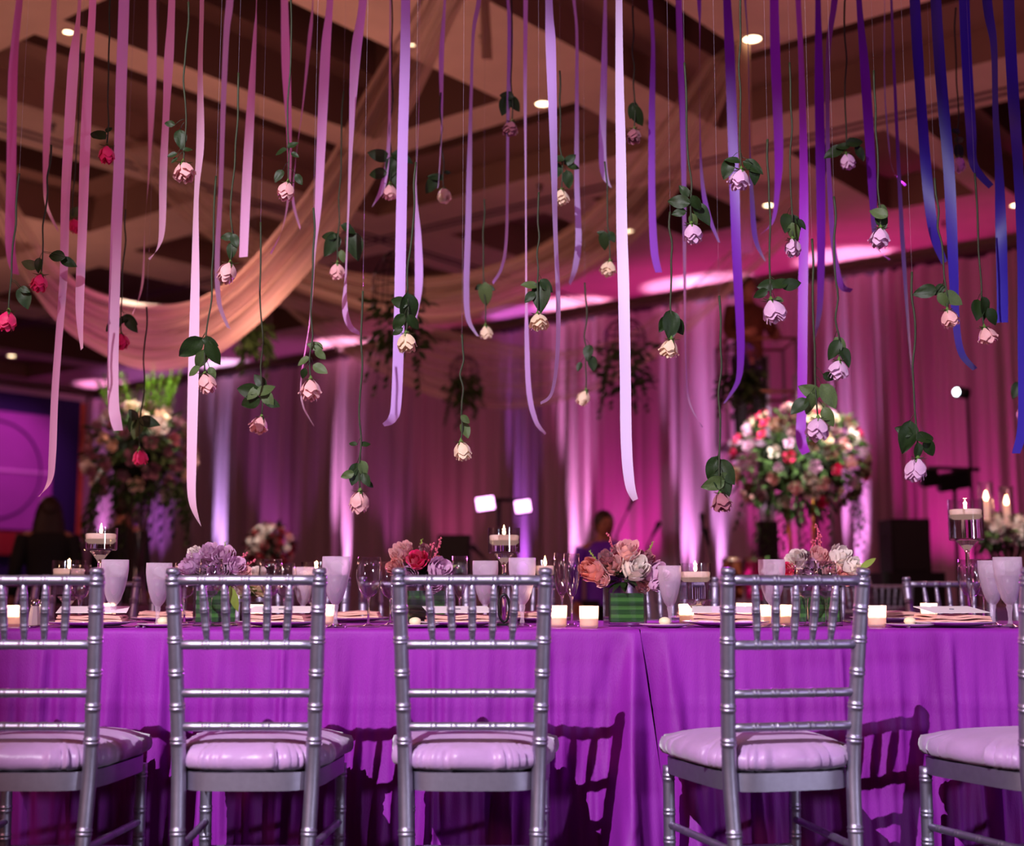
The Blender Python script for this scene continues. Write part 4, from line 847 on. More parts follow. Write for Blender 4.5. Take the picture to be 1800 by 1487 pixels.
# low bouquets in leaf-lined cube vases
m_vleaf = mat('leaf_lining', (.13, .33, .13), .4, noise=.7, nscale=14, stretch=(.2, .2, 8)); m_vleaf_b = mat('leaf_lining_pale', (.26, .50, .20), .4, noise=.3, nscale=14, stretch=(.2, .2, 8)); m_sprig = mat('sprig_pink', (.80, .35, .45), .6); m_spike = mat('green_spike', (.55, .62, .25), .6)
def bouquet(x, Y, wv, hv, rz, label, flowers, sprigs, spikes, leaves):
    loc = onT(x, Y); g = empty('cube_vase_bouquet', label, 'bouquet', loc, group='low bouquets on the table')
    vb = MB(); w_ = wv / 2; t_ = .004
    for (ww, z0, z1) in ((w_, 0, hv),):
        vb.add([(-ww, -ww, 0), (ww, -ww, 0), (ww, ww, 0), (-ww, ww, 0), (-ww, -ww, z1), (ww, -ww, z1), (ww, ww, z1), (-ww, ww, z1)], [(0, 3, 2, 1), (0, 1, 5, 4), (1, 2, 6, 5), (2, 3, 7, 6), (3, 0, 4, 7)])
        i_ = ww - t_; vb.add([(-i_, -i_, .006), (i_, -i_, .006), (i_, i_, .006), (-i_, i_, .006), (-i_, -i_, z1), (i_, -i_, z1), (i_, i_, z1), (-i_, i_, z1)], [(0, 1, 2, 3), (4, 5, 1, 0), (5, 6, 2, 1), (6, 7, 3, 2), (7, 4, 0, 3)])
        vb.add([(-ww, -ww, z1), (ww, -ww, z1), (ww, ww, z1), (-ww, ww, z1), (-i_, -i_, z1), (i_, -i_, z1), (i_, i_, z1), (-i_, i_, z1)], [(0, 1, 5, 4), (1, 2, 6, 5), (2, 3, 7, 6), (3, 0, 4, 7)])
    obj('vase', vb, m_glass, g, smooth=False, rot=(0, 0, rz))
    nl = 7
    for k in range(nl):
        zc_ = .012 + (hv - .03) * (k + .5) / nl; lb_ = MB().box((0, 0, zc_), (wv - .016 - .002 * (k % 2), wv - .016 - .002 * (k % 2), (hv - .03) / nl * 1.08)); obj('leaf_band', lb_, m_vleaf_b if k % 2 else m_vleaf, g, smooth=False, rot=(0, 0, rz))
    rb = random.Random(int(x))
    cz = hv + .02
    for (fx, fy, fr_, col) in flowers:
        Yf = Y + rb.uniform(-.03, .03) - .02; p = P(fx, fy, Yf) - loc; s_ = fr_ * 2 * Y / F * 1.12
        axis = Vector((p.x, -.5 * abs(wv) - .02, (p.z - cz) + .02)); q = axis.to_track_quat('Z', 'Y').to_euler()
        link('rose', bloom_mesh(col, rb.choice((1, 2, 4, 5))), None, g, loc=p - axis.normalized() * s_ * .3, rot=q, sc_=s_)
    fo = MB()
    for _ in range(60):
        a = rb.uniform(0, 2 * pi); el = rb.uniform(-.3, .9); d = Vector((cos(a) * cos(el), sin(a) * cos(el), sin(el)))
        fo.leaf(Vector((0, 0, cz)) + d * .02, d, Vector((0, 0, 1)), rb.uniform(.04, .075), rb.uniform(.015, .025))
    f_ = obj('foliage', fo, m_leaf, g); f_['kind'] = 'stuff'
    for (sx, sy) in sprigs:
        p = P(sx, sy, Y) - loc; mb = MB(); b0 = Vector((p.x * .3, 0, cz)); mb.tube([b0, (b0 + p) / 2 + Vector((.006, 0, 0)), p], .0012, 5)
        for k in range(16):
            t = .35 + .65 * k / 15; c = b0.lerp(p, t) + Vector((rb.uniform(-.007, .007), rb.uniform(-.007, .007), 0)); mb.lathe([(0, -.004), (.0042, 0), (0, .005)], 6, c=c)
        obj('flower_sprig', mb, m_sprig, g)
    for (sx, sy) in spikes:
        p = P(sx, sy, Y) - loc; b0 = Vector((p.x * .4, 0, cz)); mb = MB(); mb.tube([b0, p], [.003, .0015], 6)
        for k in range(22):
            t = .4 + .6 * k / 21; mb.lathe([(0, -.003), (.0045 * (1.25 - t), 0), (0, .004)], 6, c=b0.lerp(p, t) + Vector((.004 * cos(k * 2.4), .004 * sin(k * 2.4), 0)))
        obj('seed_spike', mb, m_spike, g)
    for (lx, ly, ex, ey) in leaves:
        p0 = P(lx, ly, Y - .06) - loc; p1 = P(ex, ey, Y - .06) - loc; L = (p1 - p0).length
        mb = MB(); mb.leaf(p0, p1 - p0, (0, -1, .4), L, L * .34, droop=.1); obj('leaf', mb, mat('lime_leaf', (.50, .58, .22), .5, transl=.2), g)
bouquet(1098, 4.0, .118, .118, R(4), 'bouquet of blush and dusty roses in green-lined cube vase by the seam',
        [(1047, 1006, 21, 'coral'), (1080, 1000, 18, 'pale pink'), (1113, 1004, 24, 'white'), (1145, 1010, 21, 'lilac'), (1103, 975, 19, 'pale pink'), (1068, 984, 13, 'dusty pink'), (1085, 970, 10, 'dusty pink'), (1133, 985, 13, 'dusty pink'), (1063, 1020, 13, 'pale pink'), (1125, 1030, 12, 'pale pink'), (1148, 1028, 12, 'lilac')],
        [(1070, 938), (1088, 955), (1148, 985)], [(1036, 968), (1148, 952)], [])
bouquet(738, 4.05, .135, .125, R(26), 'bouquet with a bright coral rose and a lilac rose behind the third chair',
        [(706, 978, 17, 'pale pink'), (735, 990, 17, 'hot pink'), (768, 1006, 22, 'lilac'), (716, 966, 11, 'pale pink'), (700, 1000, 15, 'coral'), (758, 1026, 17, 'lilac'), (770, 986, 7, 'coral'), (745, 970, 10, 'dusty pink'), (722, 1015, 15, 'lilac')],
        [(774, 946), (760, 955)], [(741, 948)], [(786, 1002, 803, 992)])
bouquet(380, 4.05, .135, .125, R(12), 'bouquet of ruffled lilac flowers behind the second chair',
        [(350, 986, 16, 'lilac'), (372, 976, 16, 'lilac'), (393, 984, 18, 'lilac'), (412, 998, 15, 'lilac'), (336, 1000, 15, 'lilac'), (360, 1004, 17, 'lilac'), (385, 1008, 17, 'lilac'), (345, 974, 11, 'white'), (402, 975, 9, 'dusty pink'), (425, 1008, 12, 'pale pink'), (372, 1024, 13, 'lilac'), (405, 1022, 12, 'mauve')],
        [(433, 972), (448, 984)], [(396, 952)], [(404, 1030, 418, 1075)])
bouquet(1437, 4.05, .135, .125, R(-8), 'bouquet of white and blush flowers behind the chair right of the seam',
        [(1404, 988, 17, 'white'), (1438, 984, 17, 'pale pink'), (1470, 984, 20, 'white'), (1492, 998, 16, 'white'), (1422, 1000, 15, 'lilac'), (1455, 1004, 16, 'pale pink'), (1388, 1004, 12, 'hot pink'), (1400, 1018, 10, 'coral'), (1480, 1016, 14, 'coral'), (1416, 980, 9, 'mauve')],
        [(1436, 922), (1428, 950), (1441, 940)], [], [(1512, 1000, 1540, 980)])
# small arrangement with cream bloom and pale fruit
g = empty('low_bouquet', 'small cream and yellow-green flower cluster in a dark cube behind the second chair', 'bouquet', onT(450, 4.45), group='low bouquets on the table')
obj('vase', MB().box((0, 0, .035), (.09, .09, .07)), mat('dark_cube', (.14, .05, .07), .3), g, smooth=False)
for (fx, fy, c) in ((446, 1034, 'cream'), (462, 1046, 'cream'), (455, 1022, 'white'), (430, 1046, 'white')):
    p = P(fx, fy, 4.45) - g.location; link('rose', bloom_mesh(c, 2), None, g, loc=p, rot=(.9, 0, 0), sc_=.065)
fo = MB(); rb = random.Random(3)
for _ in range(30):
    a = rb.uniform(0, 6.28); d = Vector((cos(a), sin(a), rb.uniform(0, 1))); fo.leaf((0, 0, .09), d, (0, 0, 1), .07, .03)
obj('foliage', fo, mat('lime_leaf', (.50, .58, .22), .5, transl=.2), g)['kind'] = 'stuff'

# ------------------------------------------------------------ tall arrangements in the room
def sphere_mb(r, c=(0, 0, 0), seg=12, rg=8, sc3=(1, 1, 1)):
    mb = MB(); n0 = []
    for i in range(rg + 1):
        th = pi * i / rg; n0.append((max(1e-5, r * sin(th)), -r * cos(th)))
    mb.lathe(n0, seg); mb.v = [(v[0] * sc3[0] + c[0], v[1] * sc3[1] + c[1], v[2] * sc3[2] + c[2]) for v in mb.v]; return mb
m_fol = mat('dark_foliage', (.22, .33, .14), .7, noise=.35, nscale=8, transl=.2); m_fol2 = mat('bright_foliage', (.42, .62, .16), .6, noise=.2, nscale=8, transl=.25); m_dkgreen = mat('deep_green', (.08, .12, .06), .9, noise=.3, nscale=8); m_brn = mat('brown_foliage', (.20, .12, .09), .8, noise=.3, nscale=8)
def arrangement(cx, cy, Y, rx, rz_, seed, label, palette, nb, stand, tops=None, hang=0, bsize=.09, fol=m_fol, cat='flower arrangement', tableh=.76):
    r_ = random.Random(seed); c = P(cx, cy, Y); k = Y / F; RX, RZ = rx * k, rz_ * k
    g = empty('tall_flower_arrangement' if stand else 'flower_dome', label, cat, (c.x, Y, 0))
    cz = c.z
    fo = MB()
    for _ in range(int(950 * (RX / .5) ** 1.5)):
        z = r_.uniform(-1, 1); a = r_.uniform(0, 2 * pi); q = sqrt(1 - z * z); d = Vector((q * cos(a), q * sin(a), z)); rr_ = r_.uniform(.45, 1.0)
        b = Vector((d.x * RX * rr_, d.y * RX * rr_, cz + d.z * RZ * rr_))
        fo.leaf(b, d + Vector((r_.uniform(-.6, .6), r_.uniform(-.6, .6), r_.uniform(-.6, .3))), Vector((r_.uniform(-1, 1), r_.uniform(-1, 1), 1)), r_.uniform(.05, .12), r_.uniform(.02, .045))
    obj('foliage', fo, fol, g)['kind'] = 'stuff'
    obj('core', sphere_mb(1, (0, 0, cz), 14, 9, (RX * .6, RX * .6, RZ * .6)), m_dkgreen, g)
    for i in range(nb):
        zz = 1 - 1.75 * (i + .5) / nb; aa_ = pi + ((i * .618034) % 1) * pi * 1.24 - pi * .12; z = zz + r_.uniform(-.05, .05); z = max(-.9, min(.99, z)); a = aa_ + r_.uniform(-.1, .1); q = sqrt(1 - z * z); d = Vector((q * cos(a), q * sin(a), z))
        col = r_.choice(palette); s_ = bsize * r_.uniform(.75, 1.35) * (1.25 if col in ('white', 'rust') else 1)
        p = Vector((d.x * RX, d.y * RX, cz + d.z * RZ)); link('bloom', bloom_mesh(col, r_.randint(0, 2), 0), None, g, loc=p * 1 - Vector((d.x, d.y, d.z)) * s_ * .35, rot=d.to_track_quat('Z', 'Y').to_euler(), sc_=s_)
    if tops:
        mb = MB()
        for _ in range(tops):
            a = r_.uniform(0, 6.28); b = Vector((cos(a) * RX * .5, sin(a) * RX * .5, cz + RZ * .6)); h = r_.uniform(.3, .55) * RZ / .45; tip = b + Vector((cos(a) * .12 + r_.uniform(-.1, .1), sin(a) * .1, h))
            mb.tube([b, tip], .004, 4)
            for j in range(22):
                t = .3 + .7 * j / 21; mb.leaf(b.lerp(tip, t), Vector((cos(j * 2.4), sin(j * 2.4), .8)), (0, 0, 1), .07 * (1.2 - t * .7), .018)
        obj('upright_sprays', mb, m_fol2, g)['kind'] = 'stuff'
    if hang:
        for _ in range(hang):
            a = r_.uniform(0, 6.28); mb = MB(); p0 = Vector((cos(a) * RX * .8, sin(a) * RX * .8, cz - RZ * .5)); L = r_.uniform(.25, .65) * RZ / .45; p1 = p0 + Vector((cos(a) * .08, sin(a) * .05, -L)); mb.tube([p0, (p0 + p1) / 2 + Vector((.02, 0, 0)), p1], .003, 4)
            for j in range(14):
                t = j / 13; mb.leaf(p0.lerp(p1, t), Vector((cos(j * 2.1), sin(j * 2.1), -.6)), (0, 0, 1), .06, .028)
            obj('trailing_vine', mb, fol, g)
    if stand:
        mb_ = tableh
        if stand == 'gold':
            for q in range(4):
                a = q * pi / 2 + .5; obj('stand_rod', MB().tube([(cos(a) * .10, sin(a) * .10, mb_), (cos(a) * .16, sin(a) * .16, cz - RZ * .4)], .009, 6), mat('gold_rod', (.75, .52, .25), .3, metal=1), g)
            obj('stand_base', MB().lathe([(0, mb_), (.15, mb_), (.15, mb_ + .012), (0, mb_ + .012)], 20), mat('gold_rod'), g)
        else:
            obj('vase', MB().lathe([(0, mb_), (.09, mb_), (.085, mb_ + .02), (.05, mb_ + .3), (.07, cz - RZ * .75), (.10, cz - RZ * .45)], 18), m_glass, g)
            for q in range(7):
                a = q * .9; obj('branch', MB().tube([(cos(a) * .03, sin(a) * .03, mb_ + .03), (cos(a) * .06 + .02 * sin(q), sin(a) * .05, (mb_ + cz) / 2), (cos(a) * .12, sin(a) * .12, cz - RZ * .5)], .008, 5), m_brn, g)
    return g
m_bt = mat('round_cloth', (.30, .12, .30), .8)
def round_table(X, Y, label, r_=.68):
    g = empty('round_table', label, 'table', (X, Y, 0), group='round guest tables'); n_ = 72; rows = []
    obj('tabletop', MB().lathe([(0, .742), (r_ - .02, .742), (r_ - .02, .755), (0, .755)], 32), mat('table_wood'), g)
    obj('pedestal', MB().lathe([(.25, 0), (.25, .02), (.05, .05), (.05, .742)], 14), mat('leg_grey'), g)
    mb = MB(); prof = [(0, .76), (r_ * .5, .76), (r_, .76), (r_ + .01, .752), (r_ + .02, .5), (r_ + .04, .02)]
    vv = []
    for (q, z) in prof: rows.append([Vector(((q + (.03 * sin(k * 2 * pi * 14 / n_) * (.76 - z) * 1.4 if z < .74 else 0)) * cos(2 * pi * k / n_), (q + (.03 * sin(k * 2 * pi * 14 / n_) * (.76 - z) * 1.4 if z < .74 else 0)) * sin(2 * pi * k / n_), z)) for k in range(n_ + 1)])
    mb.grid(rows); c = obj('round_tablecloth', mb, m_bt, loc=(X, Y, 0)); tag(c, 'dark plum cloth on the ' + label, 'tablecloth', 'round plum tablecloths')
    return g
LX = P(245, 800, 10).x; RX_ = P(1405, 800, 10.6).x; SX = P(475, 950, 12).x; QX = P(1765, 900, 8.3).x
round_table(LX, 10, 'round guest table under the tall left flower arrangement'); round_table(RX_, 10.6, 'round guest table under the large round flower arrangement'); round_table(SX, 12, 'round guest table under the small dark red flower dome'); round_table(QX, 8.3, 'round guest table under the candlelit flowers at right')
arrangement(247, 800, 10, 92, 92, 21, 'tall flower arrangement with green sprays on top, behind the pink ribbons at left', ['white', 'cream', 'mauve', 'mauve', 'mauve', 'dusty pink', 'white'], 46, 'glass', tops=26, hang=26, bsize=.105, fol=m_fol)
arrangement(1405, 812, 10.6, 118, 100, 22, 'large round arrangement of pink and rust flowers on a gold stand at right', ['hot pink', 'pale pink', 'white', 'rust', 'rust', 'mauve', 'mauve', 'lilac', 'cream', 'hot pink'], 78, 'gold', hang=14, bsize=.095)
arrangement(475, 962, 12, 40, 40, 23, 'small dome of dark red and cream flowers in front of the drapes', ['crimson', 'crimson', 'crimson', 'white', 'pale pink'], 34, 'glass', bsize=.07, fol=m_brn)
g = arrangement(1765, 935, 8.3, 42, 24, 24, 'loose white and mauve flowers among candles at the right edge', ['white', 'white', 'mauve', 'white'], 18, 'glass', bsize=.07, hang=4)
for (x, y0, y1, lb) in ((1735, 862, 905, 'lit candle in a glass chimney above the right edge flowers, left one'), (1771, 870, 912, 'lit candle in a glass chimney above the right edge flowers, right one'), (1762, 870, 912, '')):
    if not lb: continue
    p = P(x, y1 + 10, 8.2); h = (y1 - y0 + 10) * 8.4 / F; e = empty('candle', lb, 'candle', (p.x, 8.2, p.z), group='tall candles at the right edge')
    obj('chimney', MB().lathe([(.045, 0), (.045, h + .05), (.043, h + .05), (.043, 0)], 20), m_glass, e)
    obj('wax', MB().lathe([(0, 0), (.02, 0), (.02, h - .07), (0, h - .07)], 12), m_wax, e); flame(e, h - .07, 2.2, .006)
    light('POINT', 'candle_light', Vector((p.x, 8.2, p.z + h)), .6, (1, .5, .22), size=.01)
    obj('rod', MB().tube([(0, 0, 0), (0, 0, .76 - p.z)], .006, 6), m_glass, e)
# hanging bird cages with greenery
m_wire = mat('cage_wire', (.16, .07, .10), .5, metal=.5)
def cage(cx, y0, y1, wpx, Y, fy, ftop, fw, seed, label):
    top = P(cx, y0, Y); bot = P(cx, y1, Y); rad = wpx / 2 * Y / F; g = empty('bird_cage', label, 'bird cage', bot, group='hanging wire bird cages'); h = top.z - bot.z; r_ = random.Random(seed)
    mb = MB(); n_ = 12
    for k in range(n_ // 2):
        a = pi * k / (n_ // 2); pts = []
        for q in range(17):
            t = q / 16 * pi; pts.append(Vector((rad * cos(t) * cos(a), rad * cos(t) * sin(a), h * (.35 + .65 * sin(t)) if 0 < q < 16 else 0)))
        mb.tube(pts, .0035, 4)
    obj('wires', mb, m_wire, g)
    mb = MB()
    for (q, z) in ((1, 0), (1, .3 * h), (.93, .55 * h), (.6, .85 * h)): mb.tube([Vector((rad * q * cos(t * pi / 12), rad * q * sin(t * pi / 12), z)) for t in range(25)], .004, 4, caps=False)
    obj('hoops', mb, m_wire, g); obj('hanging_line', MB().tube([(0, 0, h), (0, 0, zc(bot.dot(DA), bot.dot(DB)) - bot.z)], .002, 4), m_wire, g)
    fo = MB(); k = Y / F
    for _ in range(170):
        a = r_.uniform(0, 6.28); rr_ = r_.uniform(0, 1) * fw / 2 * k; z = r_.uniform(-(fy - ftop) * .55 * k, .02) - (ftop - y1) * k
        d = Vector((cos(a), sin(a), r_.uniform(-1, .5))); fo.leaf((cos(a) * rr_, sin(a) * rr_, z), d, (r_.uniform(-1, 1), r_.uniform(-1, 1), 1), r_.uniform(.05, .1), r_.uniform(.03, .05))
    obj('greenery', fo, m_fol, g)['kind'] = 'stuff'
    for _ in range(8):
        a = r_.uniform(0, 6.28); L = (fy - ftop) * k * r_.uniform(.6, 1.05); p0 = Vector((cos(a) * fw * .3 * k, sin(a) * fw * .3 * k, -(ftop - y1) * k)); p1 = p0 + Vector((cos(a) * fw * .22 * k, 0, -L)); mb = MB(); mb.tube([p0, (p0 + p1) / 2, p1], .003, 4)
        for j in range(12): mb.leaf(p0.lerp(p1, j / 11), Vector((cos(j * 2.1), sin(j * 2.1), -.5)), (0, 0, 1), .055, .032)
        obj('trailing_vine', mb, m_fol, g)
cage(700, 440, 540, 95, 8, 690, 530, 105, 1, 'wire bird cage with long trailing greenery behind the tall lilac ribbon left of centre')
cage(816, 625, 668, 54, 12.5, 755, 665, 62, 2, 'smallest wire bird cage with greenery against the drapes at centre')
cage(1099, 560, 612, 76, 9.5, 760, 605, 100, 3, 'wire bird cage with greenery behind the white centre ribbon')
cage(1303, 600, 668, 76, 9.5, 735, 660, 80, 4, 'wire bird cage with greenery beside the raised lift at right')
cage(442, 505, 585, 72, 10, 665, 572, 70, 5, 'wire bird cage with dark greenery left of centre under the swag')

# ------------------------------------------------------------ band gear
def stand_lamps(cx, cy, Y, wpx, lit, label, heads):
    p = P(cx, cy, Y); g = empty('light_stand', label, 'light stand', (p.x, Y, 0)); k = Y / F
    obj('pole', MB().tube([(0, 0, .02), (0, 0, p.z)], .02, 8), m_can, g); obj('crossbar', MB().tube([(-wpx / 2 * k, 0, p.z), (wpx / 2 * k, 0, p.z - .02)], .02, 8), m_can, g)
    for q in range(3): a = q * 2.09 + .4; obj('leg', MB().tube([(0, 0, .5), (cos(a) * .45, sin(a) * .45, .01)], .014, 6), m_can, g)
    for (hx, hy, w_, h_) in heads:
        c = P(hx, hy, Y - .05) - g.location; M = Matrix.Rotation(R(14), 3, 'X') @ Matrix.Rotation(R(-8), 3, 'Y')
        hd = obj('lamp_head', MB().box(c + Vector((0, .07, 0)), (w_ * k * 1.1, .12, h_ * k * 1.15), M=M), m_can, g, smooth=False)
        if lit: obj('lamp_face', MB().box(c + Vector((0, .0, 0)), (w_ * k, .01, h_ * k), M=M), mat('lamp_face_lit', (1, .8, 1), .4, emit=(1, .42, .95), es=6), hd, smooth=False)
    return g
stand_lamps(877, 877, 13.5, 78, 1, 'black stand with two lit magenta stage lamps at centre', [(853, 885, 30, 22), (919, 890, 26, 20)])
stand_lamps(1676, 822, 12.8, 90, 0, 'black stand with unlit stage lamps at right behind the tall candle', [(1636, 838, 26, 26), (1668, 846, 28, 26), (1694, 840, 20, 28)])
p = P(1700, 700, 11.5); g = empty('spot_pole', 'thin pole with a single glaring white lamp at upper right', 'lamp', (p.x, 11.5, 0))
obj('pole', MB().tube([(0, 0, 0), (0, 0, p.z), (-.02, 0, p.z + .03)], .014, 8), m_can, g)
obj('lamp_head', MB().lathe([(0, -.09), (.05, -.08), (.055, .03), (.045, .03), (.04, 0), (0, 0)], 16, c=(-.07, -.02, p.z + .05), M=Matrix.Rotation(R(-80), 3, 'Y')), m_can, g)
obj('bulb', sphere_mb(.032, (-.105, -.045, p.z + .05)), mat('white_bulb', (1, 1, 1), .4, emit=(.8, .95, 1), es=14), g)
obj('base', MB().lathe([(0, 0), (.2, 0), (.2, .02), (0, .03)], 18), m_can, g)
m_spk = mat('speaker_black', (.03, .025, .03), .7, noise=.3, nscale=60)
def speaker(cx, y0, y1, wpx, Y, label, low=None):
    a = P(cx, y0, Y); b = P(cx, y1, Y); k = Y / F; g = empty('speaker', label, 'speaker', (a.x, Y, 0)); zt = a.z; zb = max(.02, b.z)
    obj('cabinet', MB().box((0, .2, (zt + zb) / 2), (wpx * k, .4, zt - zb)), m_spk, g, smooth=False)
    obj('grille', MB().box((0, -.006, (zt + zb) / 2), (wpx * k * .9, .012, (zt - zb) * .92)), mat('speaker_grille', (.05, .045, .05), .5, bump=.5, bscale=200), g, smooth=False)
    obj('handle', MB().tube([(-wpx * k / 2 - .01, .15, zt - .15), (-wpx * k / 2 - .03, .2, zt - .15), (-wpx * k / 2 - .01, .25, zt - .15)], .008, 6), m_can, g)
    if low: obj('sub_cabinet', MB().box((0, .2, zb / 2), (low * k, .5, zb)), m_spk, g, smooth=False)
    else: obj('stand', MB().tube([(0, .2, 0), (0, .2, zb)], .03, 8), m_can, g)
speaker(798, 940, 1010, 56, 12.5, 'small black speaker box in front of the drapes left of the centre candle')
speaker(1600, 912, 1006, 68, 11.4, 'tall black speaker standing on a wider black box at right', low=108)
def mic(x, y, Y, dx, dy, label):
    p = P(x, y, Y); q = P(x + dx, y + dy, Y); g = empty('microphone_stand', label, 'microphone stand', (p.x, Y, 0), group='microphone stands on the stage')
    obj('pole', MB().tube([(0, 0, .02), (0, 0, p.z)], .01, 6), m_can, g); obj('boom', MB().tube([(0, 0, p.z), (q.x - p.x, 0, q.z)], .008, 6), m_can, g)
    d = Vector((q.x - p.x, 0, q.z - p.z)).normalized(); c = Vector((q.x - p.x, 0, q.z)); obj('microphone', MB().tube([c, c + d * .08, c + d * .14, c + d * .17], [.014, .018, .03, .02], 10), m_can, g)
    obj('base', MB().lathe([(0, 0), (.14, 0), (.14, .02), (0, .03)], 16), m_can, g)
mic(1083, 940, 12.5, 20, -42, 'microphone on a long boom rising right above the pink rose bouquet'); mic(1138, 960, 12.5, 8, -16, 'short microphone stand right of the pink rose bouquet')
mic(1234, 990, 12.5, 0, -58, 'straight microphone stand left of the round arrangement'); mic(1252, 985, 12.0, -6, -26, 'lower microphone stand beside the straight one'); mic(870, 1000, 12.5, -20, -20, 'microphone stand below the lit stage lamps')
g = empty('drum', 'pair of low brown hand drums before the drapes', 'drum', P(1290, 1037, 11.5) * 1); g.location.z = 0; g['label'] = 'low brown hand drum left of its magenta twin'
k = 11.5 / F
def drum(x, lb, c):
    p = P(x, 982, 11.5); e = empty('hand_drum', lb, 'drum', (p.x, 11.5, 0), group='hand drums'); z1 = p.z; z0 = z1 - .36
    obj('shell', MB().lathe([(.085, z0), (.098, (z0 + z1) / 2), (.092, z1)], 20), c, e); obj('drumhead', MB().lathe([(.094, z1 - .01), (.094, z1 + .006), (0, z1 + .006)], 20), mat('drum_skin', (.55, .4, .3), .6), e)
    obj('stand', MB().tube([(0, 0, 0), (0, 0, z0)], .03, 8), m_can, e); obj('hoop', MB().tube([Vector((.097 * cos(t), .097 * sin(t), z1 - .02)) for t in [q * pi / 10 for q in range(21)]], .008, 5, caps=False), m_steel, e)
bpy.data.objects.remove(g)
drum(1287, 'low brown hand drum left of its magenta twin', mat('drum_wood', (.42, .18, .10), .5, noise=.3, nscale=10)); drum(1326, 'magenta hand drum left of the gold flower stand', mat('drum_pink', (.80, .10, .50), .35))

# ------------------------------------------------------------ people
m_skin = mat('skin', (.62, .40, .32), .6); m_hair = mat('dark_hair', (.18, .09, .06), .6, noise=.3, nscale=30, stretch=(8, 8, .5))
def person(root_loc, rz, label, J, hair, cloth_top, cloth_low, long_hair=False):
    """J: joint name -> (x, y, z, radius); one continuous skinned body"""
    g = empty('person', label, 'person', root_loc, rz)
    names = list(J); idx = {n_: i for i, n_ in enumerate(names)}
    E_ = [('pelvis', 'waist'), ('waist', 'chest'), ('chest', 'neck'), ('neck', 'head0'), ('head0', 'head1')]
    for s in 'lr': E_ += [('chest', 'sh' + s), ('sh' + s, 'el' + s), ('el' + s, 'wr' + s), ('wr' + s, 'pa' + s), ('pelvis', 'hi' + s), ('hi' + s, 'kn' + s), ('kn' + s, 'an' + s), ('an' + s, 'to' + s)]
    vs_ = [J[n_][:3] for n_ in names]; rad = [J[n_][3] for n_ in names]; ed = [(idx[a], idx[b]) for a, b in E_]
    for s in 'lr':
        pa = Vector(J['pa' + s][:3]); wr = Vector(J['wr' + s][:3]); d = (pa - wr).normalized(); sd = d.cross(Vector((0, 1, 0))).normalized()
        for q in range(5):
            off = sd * ((q - 1.5) * .018) if q < 4 else sd * -.04; L = (.07, .08, .075, .06, .045)[q]
            vs_.append(tuple(pa + off + d * (.015 if q < 4 else -.02))); vs_.append(tuple(pa + off + d * L * .6 + Vector((0, -.012, 0)))); vs_.append(tuple(pa + off * 1.15 + d * L + Vector((0, -.03, 0))))
            i0 = len(vs_) - 3; rad += [.010, .009, .007]; ed += [(idx['pa' + s], i0), (i0, i0 + 1), (i0 + 1, i0 + 2)]
    me = bpy.data.meshes.new('body'); me.from_pydata(vs_, ed, []); o = link('body', me, m_skin, g)
    o.modifiers.new('Skin', 'SKIN'); sv = me.skin_vertices[0].data if me.skin_vertices else None
    if sv is None:
        bpy.context.view_layer.objects.active = o
        me.attributes.new
    for i, r_ in enumerate(rad): me.skin_vertices[0].data[i].radius = (r_, r_)
    me.skin_vertices[0].data[idx['pelvis']].use_root = True
    o.modifiers.new('Sub', 'SUBSURF').levels = 1; o.modifiers['Sub'].render_levels = 2
    me.materials.clear(); me.materials.append(m_skin)
    def tubes(name, chain, grow, m):
        mb = MB(); P_ = cr([(*J[n_][:3], J[n_][3] + grow) for n_ in chain], 5); mb.tube([p[:3] for p in P_], [p[3] for p in P_], 14); return obj(name, mb, m, g)
    for s in 'lr': tubes('sleeve', ['sh' + s, 'el' + s, 'wr' + s], .016, cloth_top); tubes('trouser_leg', ['hi' + s, 'kn' + s, 'an' + s], .022, cloth_low)
    # torso garment: elliptical loft
    rows = []; seq = [('pelvis', 1.0), ('waist', 1.0), ('chest', 1.0), ('neck', .9)]
    pts = cr([(*J['pelvis'][:2], J['pelvis'][2] - .08, .17, .12), (*J['waist'][:3], .165, .115), (*J['chest'][:3], .205, .125), (J['chest'][0], J['chest'][1], J['chest'][2] + .08, .17, .10), (*J['neck'][:3], .062, .06)], 4)
    for p in pts: rows.append([Vector((p[0] + p[3] * cos(t), p[1] + p[4] * sin(t), p[2])) for t in [q * pi / 12 for q in range(25)]])
    obj('shirt', MB().grid(rows), cloth_top, g)
    h = Vector(J['head1'][:3]); 
    hd = sphere_mb(.095, (h.x, h.y, h.z), 18, 12, (.82, .98, 1.18)); hd.v = [(v[0] + 0 * 1, v[1], v[2]) for v in hd.v]
    hz = h.z
    hd = sphere_mb(.095, (0, 0, 0), 18, 12, (.82, .98, 1.18)); hd.v = [(v[0] + h.x, v[1] + h.y, v[2] + hz) for v in hd.v]
    ho = obj('head', hd, m_skin, g)
    f = MB(); f.lathe([(0, -.02), (.012, -.01), (.016, .0), (.008, .022), (0, .03)], 8, c=(h.x, h.y - .095, h.z - .01)); obj('nose', f, m_skin, ho)
    for s in (-1, 1):
        obj('ear', sphere_mb(.02, (h.x + s * .08, h.y + .005, h.z), 8, 6, (.4, .8, 1.4)), m_skin, ho); obj('eye', sphere_mb(.011, (h.x + s * .03, h.y - .083, h.z + .012), 8, 6), mat('eye', (.1, .06, .05), .3), ho)
    obj('mouth', MB().box((h.x, h.y - .088, h.z - .045), (.04, .01, .008)), mat('lips', (.5, .2, .2), .5), ho)
    hm = sphere_mb(.104, (0, 0, 0), 18, 12, (.86, .98, 1.1)); hm.v = [(v[0] + h.x, v[1] + h.y + .018, v[2] + hz + .022) for v in hm.v]; ha = obj('hair', hm, hair, g)
